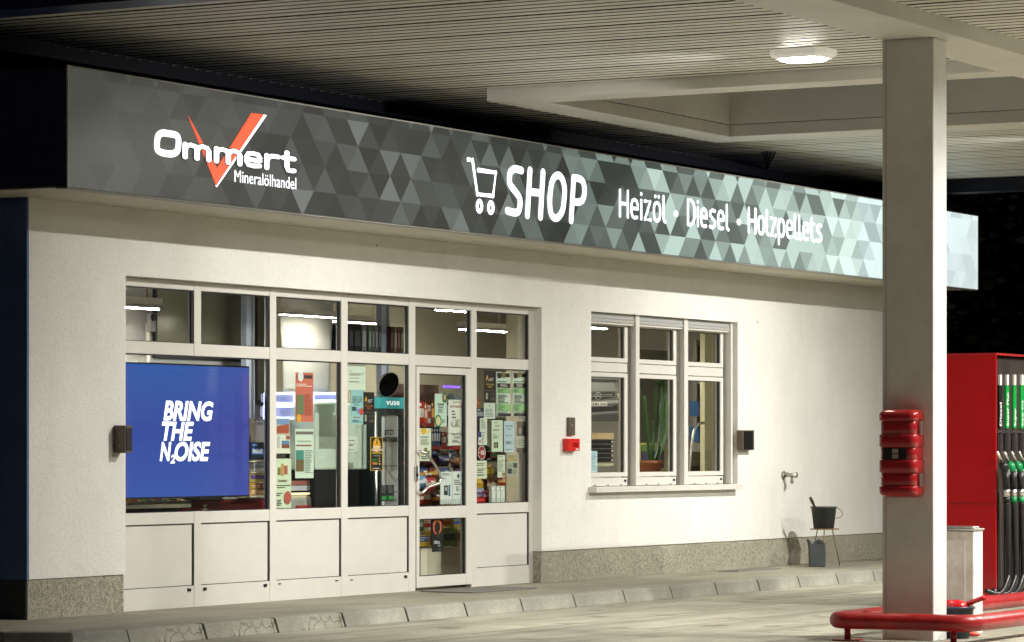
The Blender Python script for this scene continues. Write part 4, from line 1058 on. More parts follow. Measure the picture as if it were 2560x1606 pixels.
poster("white club poster with arched heading and small photo right of the door", 1229, 1051, 1257, 1130, (205, 222, 195), [('l', .2, .06, .8, .1, 1, INK), ('l', .3, .15, .8, .22, 2, (120, 120, 110)), ('l', .1, .28, .75, .34, 2, INK), ('l', .1, .45, .6, .6, 4, (130, 145, 125)), ('r', .2, .7, .55, .87, (60, 60, 45)), ('r', .28, .74, .42, .84, (170, 150, 120))])
poster("pale blue sheet with heading and small table right of the door", 1260, 1053, 1286, 1131, (185, 208, 216), [('t', "Kuchenbasar", .12, .13, .85, .18, (50, 62, 70)), ('l', .28, .24, .75, .28, 1, INK), ('r', .2, .46, .42, .48, (50, 60, 70)), ('r', .55, .46, .7, .48, (70, 85, 95)), ('l', .15, .64, .9, .75, 4, (120, 145, 155)), ('l', .1, .9, .9, .93, 1, INK)])
poster("sheet of brown black and white photos at the right edge of the last pane", 1292, 1054, 1314, 1132, (190, 195, 180), [('r', 0, 0, 1, .48, (95, 85, 75)), ('c', .35, .3, .18, (150, 140, 130)), ('r', .55, .15, .9, .42, (60, 52, 45)), ('l', .1, .54, .9, .8, 5, (120, 120, 110)), ('r', 0, .84, 1, 1, (85, 75, 66))])
# octagon age sign
def octagon():
    l, t, r, b_ = 1195, 1115, 1214, 1149
    x0, x1, z0, z1 = rect(l, t, r, b_, GY-.001); w, h = x1-x0, z1-z0
    pts = [(.3, 0), (.7, 0), (1, .3), (1, .7), (.7, 1), (.3, 1), (0, .7), (0, .3)]
    m_ = MB()
    m_.prism([(x0+a*w, GY-.001, z0+c_*h) for a, c_ in pts], (0, .0015, 0), cmat((220, 205, 195)))
    m_.prism([(x0+(.06+.88*a)*w, GY-.0018, z0+(.06+.88*c_)*h) for a, c_ in pts], (0, .0006, 0), cmat((150, 40, 45)))
    m_.text("18", x0+.38*w, x0+.82*w, z0+.34*h, .32*h, GY-.0027, cmat((240, 232, 225)), .03)
    m_.box(x0+.15*w, x0+.32*w, GY-.0027, GY-.002, z0+.48*h, z0+.53*h, cmat((240, 232, 225)))
    tag(m_.build("age_sticker"), "dark red octagonal sticker with a white 18 beside the door", "sticker")
octagon()
poster("cream notice about age limits at the lower left of the last pane", 1190, 1152, 1217, 1197, (215, 222, 195), [('l', .05, .12, .95, .3, 2, INK), ('l', .1, .42, .95, .7, 3, INK), ('l', .05, .74, .95, .86, 2, DK)])
poster("narrow white list with a small picture at the foot, low in the last pane", 1244, 1138, 1263, 1194, (210, 220, 198), [('l', .15, .05, .9, .1, 1, INK), ('l', .1, .2, .85, .75, 9, (135, 140, 120)), ('r', .6, .78, .95, .95, (165, 110, 85))], Y=GY+.003)
poster("grey newspaper page with yellow title low in the last pane", 1268, 1137, 1294, 1190, (175, 182, 160), [('r', .05, .02, .95, .3, (150, 150, 130)), ('t', "Gastgeber", .1, .1, .85, .26, (215, 190, 50)), ('r', .55, .4, .95, .62, (75, 75, 68)), ('r', .05, .66, .42, .9, (60, 70, 80)), ('l', .08, .42, .45, .6, 4, (120, 125, 110)), ('l', .52, .68, .95, .95, 5, (130, 135, 120))])
poster("white handbill leaning at the lower left of the office window", 1478, 1128, 1493, 1181, (190, 215, 222), [('l', .05, .1, .9, .9, 12, (120, 150, 160))], Y=CY+.06, name="leaflet", cat="leaflet")

# ---- screen
TY = .45
x0, x1, z0, z1 = rect(240, 909, 622, 1242, TY)
z1 = P(460, 914, TY).z; z0 = P(460, 1241.5, TY).z
th = thing("screen", "large blue advertising screen behind the left shop window", "screen", ((x0+x1)/2, TY, z0-.05))
m_ = MB(); m_.box(x0-.02, x1+.012, TY+.003, TY+.07, z0-.014, z1+.014, M_black); m_.build("bezel", th, bevel=.003)
def screen_mat():
    m = bpy.data.materials.new("screen_picture"); m.use_nodes = True; t = m.node_tree; bb = t.nodes["Principled BSDF"]
    bb.inputs["Base Color"].default_value = (.01, .01, .015, 1); bb.inputs["Roughness"].default_value = .15
    co = t.nodes.new("ShaderNodeTexCoord"); sx = t.nodes.new("ShaderNodeSeparateXYZ"); r = t.nodes.new("ShaderNodeValToRGB")
    t.links.new(co.outputs["Generated"], sx.inputs[0]); t.links.new(sx.outputs[2], r.inputs[0])
    e = r.color_ramp.elements; e[0].color = (*lin((62, 92, 176)), 1); e[1].color = (*lin((56, 96, 174)), 1)
    n = e.new(.5); n.color = (*lin((54, 78, 164)), 1)
    r2 = t.nodes.new("ShaderNodeValToRGB"); r2.color_ramp.elements[0].position = .55; r2.color_ramp.elements[0].color = (0, 0, 0, 1); r2.color_ramp.elements[1].color = (.22, .22, .22, 1)
    t.links.new(sx.outputs[0], r2.inputs[0])
    mv = t.nodes.new("ShaderNodeMix"); mv.data_type = 'RGBA'; mv.inputs[7].default_value = (*lin((108, 72, 160)), 1)
    t.links.new(r2.outputs[0], mv.inputs[0]); t.links.new(r.outputs[0], mv.inputs[6])
    t.links.new(mv.outputs[2], bb.inputs["Emission Color"]); bb.inputs["Emission Strength"].default_value = 1.0
    return m
m_ = MB(); m_.box(x0, x1, TY, TY+.0025, z0, z1, screen_mat()); m_.build("display", th)
M_slog = emat((250, 250, 255), 1.05)
m_ = MB()
def sl(txt, l, t, r, b_): m_.text(txt, P(l, 0, TY).x, P(r, 0, TY).x, P((l+r)/2, b_, TY).z, P((l+r)/2, t, TY).z-P((l+r)/2, b_, TY).z, TY-.002, M_slog, .036, .22)
def text_sh(*a): pass
for a in (("BRING", 408, 1005, 533, 1050), ("THE", 404, 1056.5, 484, 1100), ("N", 399, 1107, 428, 1151), ("OISE", 436, 1107, 525, 1151), ("2", 425, 1138, 438, 1158)): sl(*a)
m_.build("slogan_lettering", th)

# ---- interior fittings
PY = 1.5
th = thing("office_partition", "grey partition wall with smoked glass panes and dark frames behind the screen", "partition", (P(500, 0, PY).x, PY, 0))
xa, xb = P(290, 0, PY).x, P(690, 0, PY).x
m_ = MB(); m_.box(xa, xb, PY, PY+.1, .004, 3.0, M_intwall); m_.build("wall_panel", th)
def smoked(l, t, r, b_):
    x0, x1, z0, z1 = rect(l, t, r, b_, PY-.02); z1 = 3.0 if t < 720 else z1
    m_ = MB(); m_.box(x0, x1, PY-.012, PY-.003, z0, z1, M_olive); pn = m_.build("smoked_pane", th)
    m_ = MB(); w = .035
    for a in ((x0-w, x0), (x1, x1+w)): m_.box(a[0], a[1], PY-.03, PY-.002, z0-w, z1, M_blackst)
    m_.box(x0, x1, PY-.03, PY-.002, z0-w, z0, M_blackst); m_.build("pane_frame", pn)
smoked(391, 700, 614, 890); smoked(642, 700, 668, 1000)
# conduit and switch on the partition
m_ = MB(); p = P(371, 794, PY-.02)
m_.tube([(p.x, PY-.012, p.z), (p.x, PY-.012, 3.0)], .009, mat("red_conduit", (.3, .05, .04), .5), 8); m_.build("red_cable", th)
m_ = MB(); m_.tube([(p.x, PY-.016, p.z-.05), (p.x, PY-.016, 1.9)], .022, M_frame, 8); m_.build("conduit", th)
th2 = thing("alarm_siren", "small grey wall sounder with round black front behind the first upper pane", "siren", (p.x, PY-.02, p.z-.1))
m_ = MB(); m_.box(p.x-.05, p.x+.05, PY-.07, PY-.034, p.z-.13, p.z+.04, M_intwall); m_.build("housing", th2, bevel=.01)
m_ = MB(); m_.lathe((p.x, PY-.071, p.z-.0), [(.035, -.006), (.035, .0)], M_black, 16, 'y'); m_.build("sounder", th2)
def column(l, r, Y, label, mt, z1=3.01):
    a, c_ = P(l, 0, Y).x, P(r, 0, Y).x
    m_ = MB(); m_.box(a, a+(c_-a)*.55, Y, Y+.06, .004, z1, mt); m_.box(a+(c_-a)*.57, a+(c_-a)*.8, Y+.012, Y+.06, .004, z1, M_intwall); m_.box(a+(c_-a)*.82, c_, Y+.004, Y+.06, .004, z1, mt)
    tag(m_.build("column"), label, "column")
column(616, 638, 1.2, "pale blue white upright post right of the screen", M_colblue)
column(954, 976, 1.2, "pale blue white upright post behind the display cabinet", M_colblue)
M_white_panel = mat("white_card", (.5, .49, .46), .6)
# tall lens shaped paper banner
BYp = .9
pl = [(1955, 800), (1962, 720), (1985, 640), (2010, 590)]
def banner():
    th = thing("paper_banner", "tall white bulging paper banner standing behind the third pane", "banner", (P(760, 0, BYp).x, BYp, 0))
    zt_ = 2.95; zb_ = P(740, 1100, BYp).z
    L = [(705, 640), (703, 690), (700, 760), (701, 800), (704, 850), (707, 905), (708, 960), (710, 1040), (712, 1105)]
    Rr = [(829, 640), (831, 690), (833, 760), (832, 800), (829, 850), (826, 905), (824, 960), (821, 1040), (818, 1105)]
    m_ = MB(); v = []; f = []; n = 14
    for (lx, py), (rx_, _) in zip(L, Rr):
        for q in range(n+1):
            a = q/n; px_ = lx+(rx_-lx)*a; Yq = BYp-.05*math.sin(math.pi*a)
            pp = P(px_, py, BYp); v.append((pp.x, Yq, pp.z))
    for i in range(len(L)-1):
        for q in range(n): k = i*(n+1)+q; f.append((k, k+1, k+n+2, k+n+1))
    m_.add(v, f, M_white_panel, True); o = m_.build("sheet", th)
    sm = o.modifiers.new("thickness", 'SOLIDIFY'); sm.thickness = .004
    m_ = MB(); p = P(765, 0, BYp); m_.tube([(p.x, BYp+.03, .01), (p.x, BYp+.03, 2.9)], .02, M_greyst, 8); m_.lathe((p.x, BYp+.03, .004), [(.2, 0), (.2, .015), (.03, .03)], M_greyst, 20); m_.build("stand", th)
banner()
# pale green machine panel spanning third and fourth pane
MY = .55
th = thing("vending_machine", "pale green rounded vending machine front standing between third and fourth pane", "machine", (P(865, 0, MY).x, MY, 0))
x0 = P(790, 0, MY).x; x1 = P(934, 0, MY).x; zz0 = P(860, 1175, MY).z; zz1 = P(830, 1005, MY).z
m_ = MB()
w_ = x1-x0
m_.prism([(x0, MY, zz0), (x0+w_*.92, MY, zz0), (x1, MY, zz0+.16), (x1, MY, zz1-.2), (x0+w_*.9, MY, zz1-.02), (x0+w_*.3, MY, zz1), (x0, MY, zz1-.01)], (0, .3, 0), mat("pale_green_enamel", (.56, .68, .57), .35)); m_.build("hood", th, bevel=.02, seg=3)
m_ = MB(); m_.box(x0+.02, x1-.02, MY+.03, MY+.3, .004, zz0-.002, M_black); m_.build("cabinet", th)
poster("white typed notice on the pale green machine in the fourth pane", 868, 1092, 894, 1130, (216, 228, 214), [('l', .1, .2, .95, .3, 1, INK), ('l', .2, .45, .8, .65, 2, INK), ('l', .1, .8, .9, .9, 1, (150, 160, 150))], Y=MY-.006)
# display cabinet with round top sign
KX = .40
x0, x1 = P(950, 0, KX).x, P(1006, 0, KX).x; zA, zB, zC = P(978, 1265, KX).z, P(978, 1022, KX).z, P(978, 994, KX).z
th = thing("display_cabinet", "tall dark framed display cabinet with teal header and black round sign on top", "cabinet", ((x0+x1)/2, KX, 0))
m_ = MB()
M_cabd = mat("dark_green_frame", (.02, .03, .03), .4)
m_.box(x0, x0+.03, KX, KX+.3, .004, zB, M_cabd); m_.box(x1-.03, x1, KX, KX+.3, .004, zB, M_cabd); m_.box(x0+.03, x1-.03, KX, KX+.3, zB-.06, zB, M_cabd); m_.box(x0+.03, x1-.03, KX, KX+.3, .004, .2, M_cabd)
m_.build("frame", th)
m_ = MB(); m_.box(x0+.031, x1-.031, KX+.03, KX+.05, .201, zB-.061, mat("frosted_panel", (.62, .63, .61), .3)); 
for q in range(1, 6): zq = .2+(zB-.26)*q/6; m_.box(x0+.031, x1-.031, KX+.022, KX+.029, zq, zq+.012, M_intwall)
zt1 = P(978, 1087, KX).z; zt2 = P(978, 1105, KX).z
m_.text("JETZT", P(966, 0, KX).x, P(989, 0, KX).x, zt1, .045, KX+.02, M_black, .02); m_.text("UMSTEIGEN", P(957, 0, KX).x, P(999, 0, KX).x, zt2, .045, KX+.02, M_black, .02)
m_.build("front_panel", th)
m_ = MB(); m_.box(x0-.005, x1+.01, KX-.01, KX+.3, zB+.001, zC, mat("teal_header_glow", (.03, .26, .27), .4, emit=(.03, .26, .27), es=.5))  # emission added to the header so its dim lettering reads
m_.text("vuse", x0+.09, x1-.07, zB+.035, (zC-zB)*.50, KX-.012, emat((225, 235, 232), .8), .02); m_.build("header", th)  # letters brightened by emission as well
m_ = MB(); cx_ = P(972, 0, KX+.1).x; cz_ = P(972, 962, KX+.1).z; rxx = (P(997, 0, KX+.1).x-P(948, 0, KX+.1).x)/2; rzz = P(972, 931, KX+.1).z-cz_
n = 36
m_.prism([(cx_+rxx*math.cos(2*math.pi*q/n)+.05*math.sin(2*math.pi*q/n), KX+.1, cz_+rzz*math.sin(2*math.pi*q/n)) for q in range(n)], (0, .02, 0), M_greyst)
m_.prism([(cx_+rxx*.94*math.cos(2*math.pi*q/n)+.05*math.sin(2*math.pi*q/n), KX+.097, cz_+rzz*.96*math.sin(2*math.pi*q/n)) for q in range(n)], (0, .002, 0), mat("matt_black", (.006, .006, .006), .9, spec=.1)); m_.build("round_sign", th)
m_ = MB(); p = P(940, 0, .36); m_.tube([(p.x, .36, .004), (p.x, .36, P(940, 1030, .36).z)], .014, M_chrome, 10)
tag(m_.build("chrome_post"), "slim chrome post left of the display cabinet", "post")
# binders on a shelf
SHY = 1.15
xs0, xs1 = P(866, 0, SHY).x, P(1012, 0, SHY).x; zs = P(930, 893, SHY).z
th = thing("wall_shelf", "dark shelf with office binders seen through the fourth upper pane", "shelf", ((xs0+xs1)/2, SHY, zs))
m_ = MB(); m_.box(xs0, xs1, SHY-.02, SHY+.3, zs-.03, zs-.001, M_blackst); m_.build("board", th)
bn = [("dark blue", 872, 884, (30, 30, 50)), ("black", 885, 903, (22, 22, 30)), ("white labelled, tilted", 906, 916, (150, 150, 160)), ("green tabbed", 922, 929, (120, 140, 130)), ("grey blue", 930.5, 937, (110, 115, 130)), ("pale grey", 938.5, 945, (140, 145, 150)), ("blue tabbed", 946.5, 953, (95, 100, 130)), ("dark red", 977, 984, (80, 40, 40)), ("beige", 986, 993, (130, 120, 105)), ("bright red tabbed", 994.5, 1001, (110, 60, 55)), ("olive grey", 1002.5, 1009, (95, 95, 75))]
for nm_, l, r, c0 in bn:
    a, c_ = P(l, 0, SHY).x, P(r, 0, SHY).x
    m_ = MB(); m_.box(a, c_, SHY, SHY+.27, zs, zs+.31, cmat(c0)); w = c_-a
    m_.box(a+.15*w, c_-.15*w, SHY-.001, SHY-.0002, zs+.1, zs+.25, cmat((min(255, c0[0]+60), min(255, c0[1]+60), min(255, c0[2]+60))))
    m_.lathe(((a+c_)/2, SHY-.001, zs+.05), [(.016, -.001), (.016, .0)], M_black, 10, 'y')
    tag(m_.build("binder"), f"{nm_} office binder on the shelf behind the fourth upper pane", "binder", "binders on the office shelf")
# hanging strip lights
M_tube = mat("strip_tube", (1, 1, 1), .5, emit=(1.0, .94, .78), es=260)
M_tube_soft = mat('strip_tube_soft', (1, 1, 1), .5, emit=(1.0, .94, .78), es=70)
def strip(l, r, yt, yb_, Y, label, tube=None):
    x0, x1 = P(l, 0, Y).x, P(r, 0, Y).x; zt_, zb_ = P((l+r)/2, yt, Y).z, P((l+r)/2, yb_, Y).z
    th = thing("strip_light", label, "strip light", ((x0+x1)/2, Y, zb_), "strip lights inside the shop")
    m_ = MB(); h = zt_-zb_
    m_.box(x0, x1, Y-.05, Y+.05, zb_+h*.45, zt_, M_frame); m_.prism([(x0+.02, Y-.05, zb_+h*.44), (x0+.02, Y+.05, zb_+h*.44), (x0+.02, Y+.035, zb_+h*.12), (x0+.02, Y-.035, zb_+h*.12)], (x1-x0-.04, 0, 0), M_intwall); m_.build("housing", th)
    m_ = MB(); m_.box(x0+.03, x1-.03, Y-.032, Y+.032, zb_+.004, zb_+h*.11, tube or M_tube); m_.build("tube", th)
    m_ = MB()
    for k in ((x0*.15+x1*.85), (x0*.85+x1*.15)): m_.tube([(k, Y, zt_+.001), (k, Y, 3.018)], .005, M_frame, 6)
    m_.build("suspension", th)
strip(225, 395, 741, 771, 1.0, "strip light in the corner above the screen")
strip(700, 846, 775, 793, .62, "strip light hanging behind the third upper pane", M_tube_soft)
strip(800, 955, 789, 808, 1.9, "strip light above the office binders")
strip(1150, 1264, 808, 829, 1.7, "strip light hanging behind the last upper pane", M_tube)
strip(1415, 1515, 800, 821, 1.9, "strip light seen through the office window")
strip(1060, 1300, 640, 660, .42, "added unseen strip light under the shop ceiling close behind the door")  # hidden above the lintel, added to light the goods behind the door
strip(330, 560, 590, 610, .62, "added unseen strip light under the shop ceiling close behind the screen")  # also added out of view, to light the counter by the screen
strip(1090, 1180, 760, 780, 3.4, "strip light deep inside the shop above the door")

# ---- goods behind the glass
def bag(cx_, z0, w, h, Y, c1, c2, label, group, txt=None, tilt=0):
    n = 8; m_ = MB(); v = []
    for side in (-1, 1):
        for i in range(n+1):
            for j in range(n+1):
                a, c_ = i/n, j/n
                puff = (max(0, math.sin(math.pi*a))*max(0, math.sin(math.pi*c_)))**.6*.045*(1+.25*math.sin(i*2.1+j*1.7+cx_*9))
                x_ = cx_+(a-.5)*w*(1-.06*math.sin(math.pi*c_)); z_ = z0+c_*h
                v.append((x_+tilt*(c_)*h, Y+side*puff, z_))
    k1, k2 = cmat(c1, .3), cmat(c2, .3)
    for s_ in (0, 1):
        for i in range(n):
            for j in range(n):
                o = s_*(n+1)**2; f = (o+i*(n+1)+j, o+(i+1)*(n+1)+j, o+(i+1)*(n+1)+j+1, o+i*(n+1)+j+1)
                m_.v = m_.v; m_.f.append(f); m_.mi.append(m_.m(k2 if j in (3, 4) or (j == 5 and 1 < i < 6) else k1)); m_.sm.append(True)
    m_.v = v
    if txt: m_.text(txt, cx_-w*.32, cx_+w*.32, z0+h*.45, h*.16, Y-.06, cmat((245, 240, 230)), .03)
    return tag(m_.build("snack_bag", origin=(cx_, Y, z0)), label, "snack bag", group)
def pack(l, t, r, b_, Y, c1, c2, label, group, name="packet", txt=None, cat=None, depth=.06):
    x0, x1, z0, z1 = rect(l, t, r, b_, Y); h = z1-z0; w = x1-x0
    m_ = MB(); m_.box(x0, x1, Y, Y+depth, z0, z1, cmat(c1, .4)); m_.box(x0+.06*w, x1-.06*w, Y-.0012, Y-.0002, z0+h*.3, z0+h*.68, cmat(c2, .4))
    m_.box(x0+.12*w, x0+.5*w, Y-.0012, Y-.0002, z0+h*.78, z0+h*.9, cmat(tuple(min(255, c+50) for c in c2), .4))
    if txt: m_.text(txt, x0+.1*w, x1-.1*w, z0+h*.38, h*.22, Y-.002, cmat((245, 240, 235), .4), .03)
    return tag(m_.build(name, origin=((x0+x1)/2, Y, z0)), label, cat or name.replace('_', ' '), group)
RK = .55
xr0, xr1 = P(1040, 0, RK).x, P(1175, 0, RK).x
th = thing("sweets_rack", "red metal sweets rack standing just inside the glass door", "rack", ((xr0+xr1)/2, RK+.2, 0))
M_rack = mat("rack_red", (.42, .04, .03), .4)
m_ = MB(); m_.box(xr0, xr1, RK+.36, RK+.4, .004, P(1107, 960, RK).z, mat("rack_back", (.16, .08, .06), .6)); m_.build("back_panel", th)
for py in (1062, 1119, 1153):
    m_ = MB(); zq = P(1107, py, RK).z; m_.box(xr0, xr1, RK, RK+.358, zq-.02, zq, M_rack); m_.box(xr0, xr1, RK-.008, RK-.001, zq-.022, zq+.014, M_rack); m_.build("shelf", th)
m_ = MB(); zq = P(1107, 1290, RK).z; m_.box(xr0, xr1, RK, RK+.358, zq-.02, zq, M_rack); m_.build("shelf", th)
m_ = MB(); zq = P(1107, 1368, RK).z; m_.box(xr0, xr1, RK-.05, RK+.358, .05, zq, mat("cream_plinth", (.85, .80, .60), .5)); m_.box(xr0, xr1, RK-.056, RK-.0505, .10, .115, M_black); m_.build("base", th)
G1 = "packets on the sweets rack behind the glass door"
top = [("scarlet", 1047, 1060, (190, 40, 30), (240, 235, 225)), ("dark orange", 1061, 1068, (200, 90, 30), (250, 220, 190)), ("white and red", 1069.5, 1077, (215, 205, 200), (170, 40, 40)), ("brown", 1078, 1086, (110, 60, 30), (220, 160, 60)), ("navy", 1117, 1121, (40, 50, 90), (200, 210, 230)), ("dark green", 1123, 1133, (40, 90, 60), (190, 210, 190)), ("grey silver", 1134, 1148, (130, 140, 140), (70, 80, 100)), ("lilac", 1150, 1162, (110, 90, 130), (200, 190, 210))]
for i, (nm_, l, r, a, c_) in enumerate(top):
    tt = 1003 if i < 4 else 985
    pack(l, tt+(i % 3)*5, r, 1061, RK+.05, a, c_, f"{nm_} upright packet on the top shelf of the sweets rack", G1, txt="IM" if i == 0 else None)
mid = [("green striped", 1079, 1084, (60, 120, 70), (200, 220, 200)), ("violet striped", 1085, 1090, (90, 70, 130), (220, 200, 230)), ("blue striped", 1091, 1096, (50, 80, 150), (210, 220, 240)), ("teal striped", 1097, 1101, (40, 120, 120), (200, 230, 220)), ("flat red", 1103, 1116, (170, 40, 35), (210, 200, 190)), ("flat white", 1117, 1131, (190, 185, 180), (120, 120, 130)), ("flat maroon", 1132, 1147, (120, 30, 35), (190, 180, 170)), ("flat orange", 1148, 1163, (190, 90, 40), (230, 210, 180))]
for i, (nm_, l, r, a, c_) in enumerate(mid): pack(l, 1068 if i < 4 else 1080+(i % 2)*8, r, 1118, RK+.05, a, c_, f"{nm_} packet on the middle shelf of the sweets rack", G1)
low = [("white tobacco", 1049, 1060, (200, 200, 195), (90, 110, 160)), ("pale blue", 1061, 1074, (150, 170, 200), (240, 240, 240)), ("light grey", 1076, 1092, (170, 170, 175), (70, 80, 140)), ("ivory", 1100, 1117, (205, 200, 190), (150, 60, 50)), ("steel blue", 1118, 1130, (110, 130, 170), (230, 230, 235)), ("silver white", 1131, 1142, (190, 195, 200), (80, 80, 120)), ("tan priced", 1146, 1163, (180, 110, 80), (230, 215, 200))]
for nm_, l, r, a, c_ in low: pack(l, 1126, r, 1152, RK+.05, a, c_, f"{nm_} flat packet on the lower shelf of the sweets rack", G1)
G2 = "snack bags piled on the sweets rack"
bags = [("black and yellow", 1056, 1166, 22, (30, 26, 24), (190, 150, 50)), ("black with a yellow flash", 1107, 1167, 30, (24, 22, 26), (60, 70, 150)), ("dark brown", 1140, 1170, 26, (50, 35, 28), (150, 100, 50)),
        ("navy and gold", 1058, 1203, 26, (45, 60, 110), (205, 150, 60)), ("red brown", 1086, 1200, 26, (120, 50, 35), (220, 180, 90)), ("blue white", 1112, 1203, 24, (70, 110, 170), (220, 220, 225)), ("purple", 1150, 1206, 24, (90, 45, 100), (210, 190, 90)),
        ("light blue", 1054, 1222, 20, (110, 160, 200), (230, 235, 240)), ("pink red", 1075, 1228, 24, (190, 60, 70), (240, 220, 200)), ("dark olive", 1098, 1226, 24, (60, 60, 30), (180, 170, 60)), ("mustard", 1124, 1230, 22, (190, 140, 40), (120, 50, 30)), ("black cherry", 1148, 1232, 24, (60, 20, 25), (200, 80, 60)),
        ("big red and white", 1060, 1262, 32, (165, 45, 35), (235, 215, 190)), ("chocolate", 1092, 1264, 26, (75, 40, 25), (210, 140, 60)), ("amber", 1120, 1266, 24, (205, 130, 40), (90, 40, 25)), ("crimson", 1150, 1266, 26, (170, 30, 40), (240, 210, 80))]
for i, (nm_, px, py, wpx, a, c_) in enumerate(bags):
    Yb = RK-.02-.03*(i//4 if i < 12 else 3); p = P(px, py, Yb); w = P(px+wpx/2, 0, Yb).x-P(px-wpx/2, 0, Yb).x
    bag(p.x, p.z, w, P(px, py-34, Yb).z-p.z, Yb, a, c_, f"{nm_} snack bag in the pile behind the glass door", G2, {0: None, 1: "NEU", 3: "Große"}.get(i), .06*((i % 3)-1))
G3 = "toy boxes at the bottom of the sweets rack"
for nm_, l, t, r, b_, a, c_, tx in (("yellow and blue building brick", 1047, 1328, 1076, 1366, (225, 190, 60), (60, 100, 175), "CITY"), ("green topped", 1047, 1296, 1058, 1326, (60, 120, 50), (220, 220, 215), None), ("cream and red", 1060, 1300, 1077, 1327, (210, 205, 180), (180, 40, 35), None), ("yellow and orange", 1104, 1297, 1127, 1318, (230, 185, 50), (205, 70, 45), None), ("multicoloured", 1130, 1295, 1163, 1318, (215, 185, 70), (70, 120, 190), None), ("dark green and black", 1108, 1320, 1140, 1366, (130, 160, 70), (60, 60, 50), None), ("pale yellow", 1142, 1316, 1163, 1368, (205, 195, 140), (160, 90, 70), None)):
    pack(l, t, r, b_, RK-.03, a, c_, f"{nm_} toy box behind the lower door glass", G3, "toy_box", tx)
m_ = MB(); p0, p1 = P(1113, 967, 1.6), P(1158, 967, 1.6); m_.box(p0.x, p1.x, 1.6, 1.63, p0.z-.012, p0.z+.012, emat((120, 80, 235), 2.0)); tag(m_.build("neon_strip"), "thin violet neon strip glowing above the sweets rack", "neon strip")
# bags and packs in the last pane
RB = .42
th = thing("snack_stand", "low dark stand of snacks behind the last pane right of the door", "stand", (P(1225, 0, RB).x, RB+.2, 0))
m_ = MB(); a_, c_ = P(1186, 0, RB).x, P(1262, 0, RB).x
m_.box(a_, c_, RB+.2, RB+.24, .004, P(1225, 1020, RB).z, mat("rack_dark", (.05, .045, .05), .6)); m_.build("back_panel", th)
for py in (1150, 1202, 1262):
    m_ = MB(); zq = P(1225, py, RB).z; m_.box(a_, c_, RB-.02, RB+.198, zq-.02, zq, M_black); m_.build("shelf", th)
G4 = "snack bags on the stand right of the door"
for i, (nm_, px, py, wpx, hpx, a, c_) in enumerate((("yellow", 1197, 1228, 14, 32, (215, 180, 40), (190, 140, 30)), ("golden", 1222, 1200, 20, 42, (150, 120, 60), (215, 185, 50)), ("silver brown", 1240, 1202, 18, 36, (120, 110, 100), (70, 50, 40)), ("copper", 1226, 1228, 16, 30, (140, 90, 60), (210, 190, 160)), ("orange red", 1253, 1216, 16, 26, (190, 70, 40), (235, 190, 120)), ("holographic grey", 1199, 1246, 18, 26, (150, 160, 170), (110, 70, 120)), ("glossy red", 1200, 1262, 24, 20, (170, 25, 25), (230, 60, 50)), ("red and silver", 1218, 1250, 20, 22, (190, 60, 55), (190, 195, 200)), ("maroon", 1222, 1262, 22, 16, (110, 25, 30), (60, 60, 70)))):
    Yb = RB-.05-.012*i; p = P(px, py, Yb); w = P(px+wpx/2, 0, Yb).x-P(px-wpx/2, 0, Yb).x
    bag(p.x, p.z, w, P(px, py-hpx, Yb).z-p.z, Yb, a, c_, f"{nm_} snack bag on the stand right of the door", G4, None, .05*((i % 3)-1))
for i, (nm_, l) in enumerate((("left", 1229.5), ("middle", 1241.5), ("right", 1252.5))):
    pack(l, 1215, l+9.5, 1258, GY+.02, (205, 215, 205), (225, 230, 222), f"slim white packet with dark cap, {nm_} one of three low in the last pane", "three slim white packets", "carton", depth=.03)
for nm_, l, t, r, b_, a, c_ in (("blue lettered", 1192, 1020, 1209, 1050, (45, 60, 100), (190, 200, 215)), ("orange topped", 1192, 998, 1200, 1018, (200, 100, 40), (220, 150, 90)), ("green", 1222, 1118, 1240, 1128, (40, 110, 60), (90, 60, 60)), ("red green", 1226, 1130, 1248, 1146, (150, 40, 45), (60, 120, 70)), ("dark violet", 1240, 1046, 1262, 1150, (60, 50, 62), (95, 70, 80))):
    pack(l, t, r, b_, RB+.1, a, c_, f"{nm_} packet on the stand in the last pane", "packets on the snack stand")

# magazines and counter by the screen
CYY = .75
th = thing("shop_counter", "dark red shop counter below and right of the screen", "counter", (P(560, 0, CYY).x, CYY+.2, 0))
x0, x1 = P(455, 0, CYY).x, P(700, 0, CYY).x; zt_ = P(600, 1248, CYY).z
m_ = MB(); m_.box(x0, x1, CYY, CYY+.5, .004, zt_, mat("dark_red_front", (.16, .018, .018), .35)); m_.build("front", th)
m_ = MB(); m_.box(x0-.02, x1+.02, CYY-.02, CYY+.52, zt_+.001, zt_+.03, M_greyst); m_.build("worktop", th)
m_ = MB(); xs = P(512, 0, CYY).x; m_.vtext("M", xs, .07, P(512, 1276, CYY).z, P(512, 1262, CYY).z, CYY-.003, cmat((220, 210, 170))); m_.build("lettering", th)
th = thing("magazine_shelf", "cream wire magazine shelf under the screen", "shelf", (P(400, 0, .7).x, .8, 0))
zq = P(400, 1262, .62).z; x0, x1 = P(290, 0, .62).x, P(478, 0, .62).x
m_ = MB(); m_.box(x0, x1, .62, .95, zq-.03, zq, mat("cream_metal", (.62, .58, .40), .5)); m_.box(x0, x1, .62, .63, zq+.001, zq+.03, mat("cream_metal", (0,0,0))); m_.build("board", th)
m_ = MB(); m_.box(x0, x1, .75, .95, .004, zq-.031, M_black); m_.build("base", th)
G5 = "magazines on the shelf under the screen"
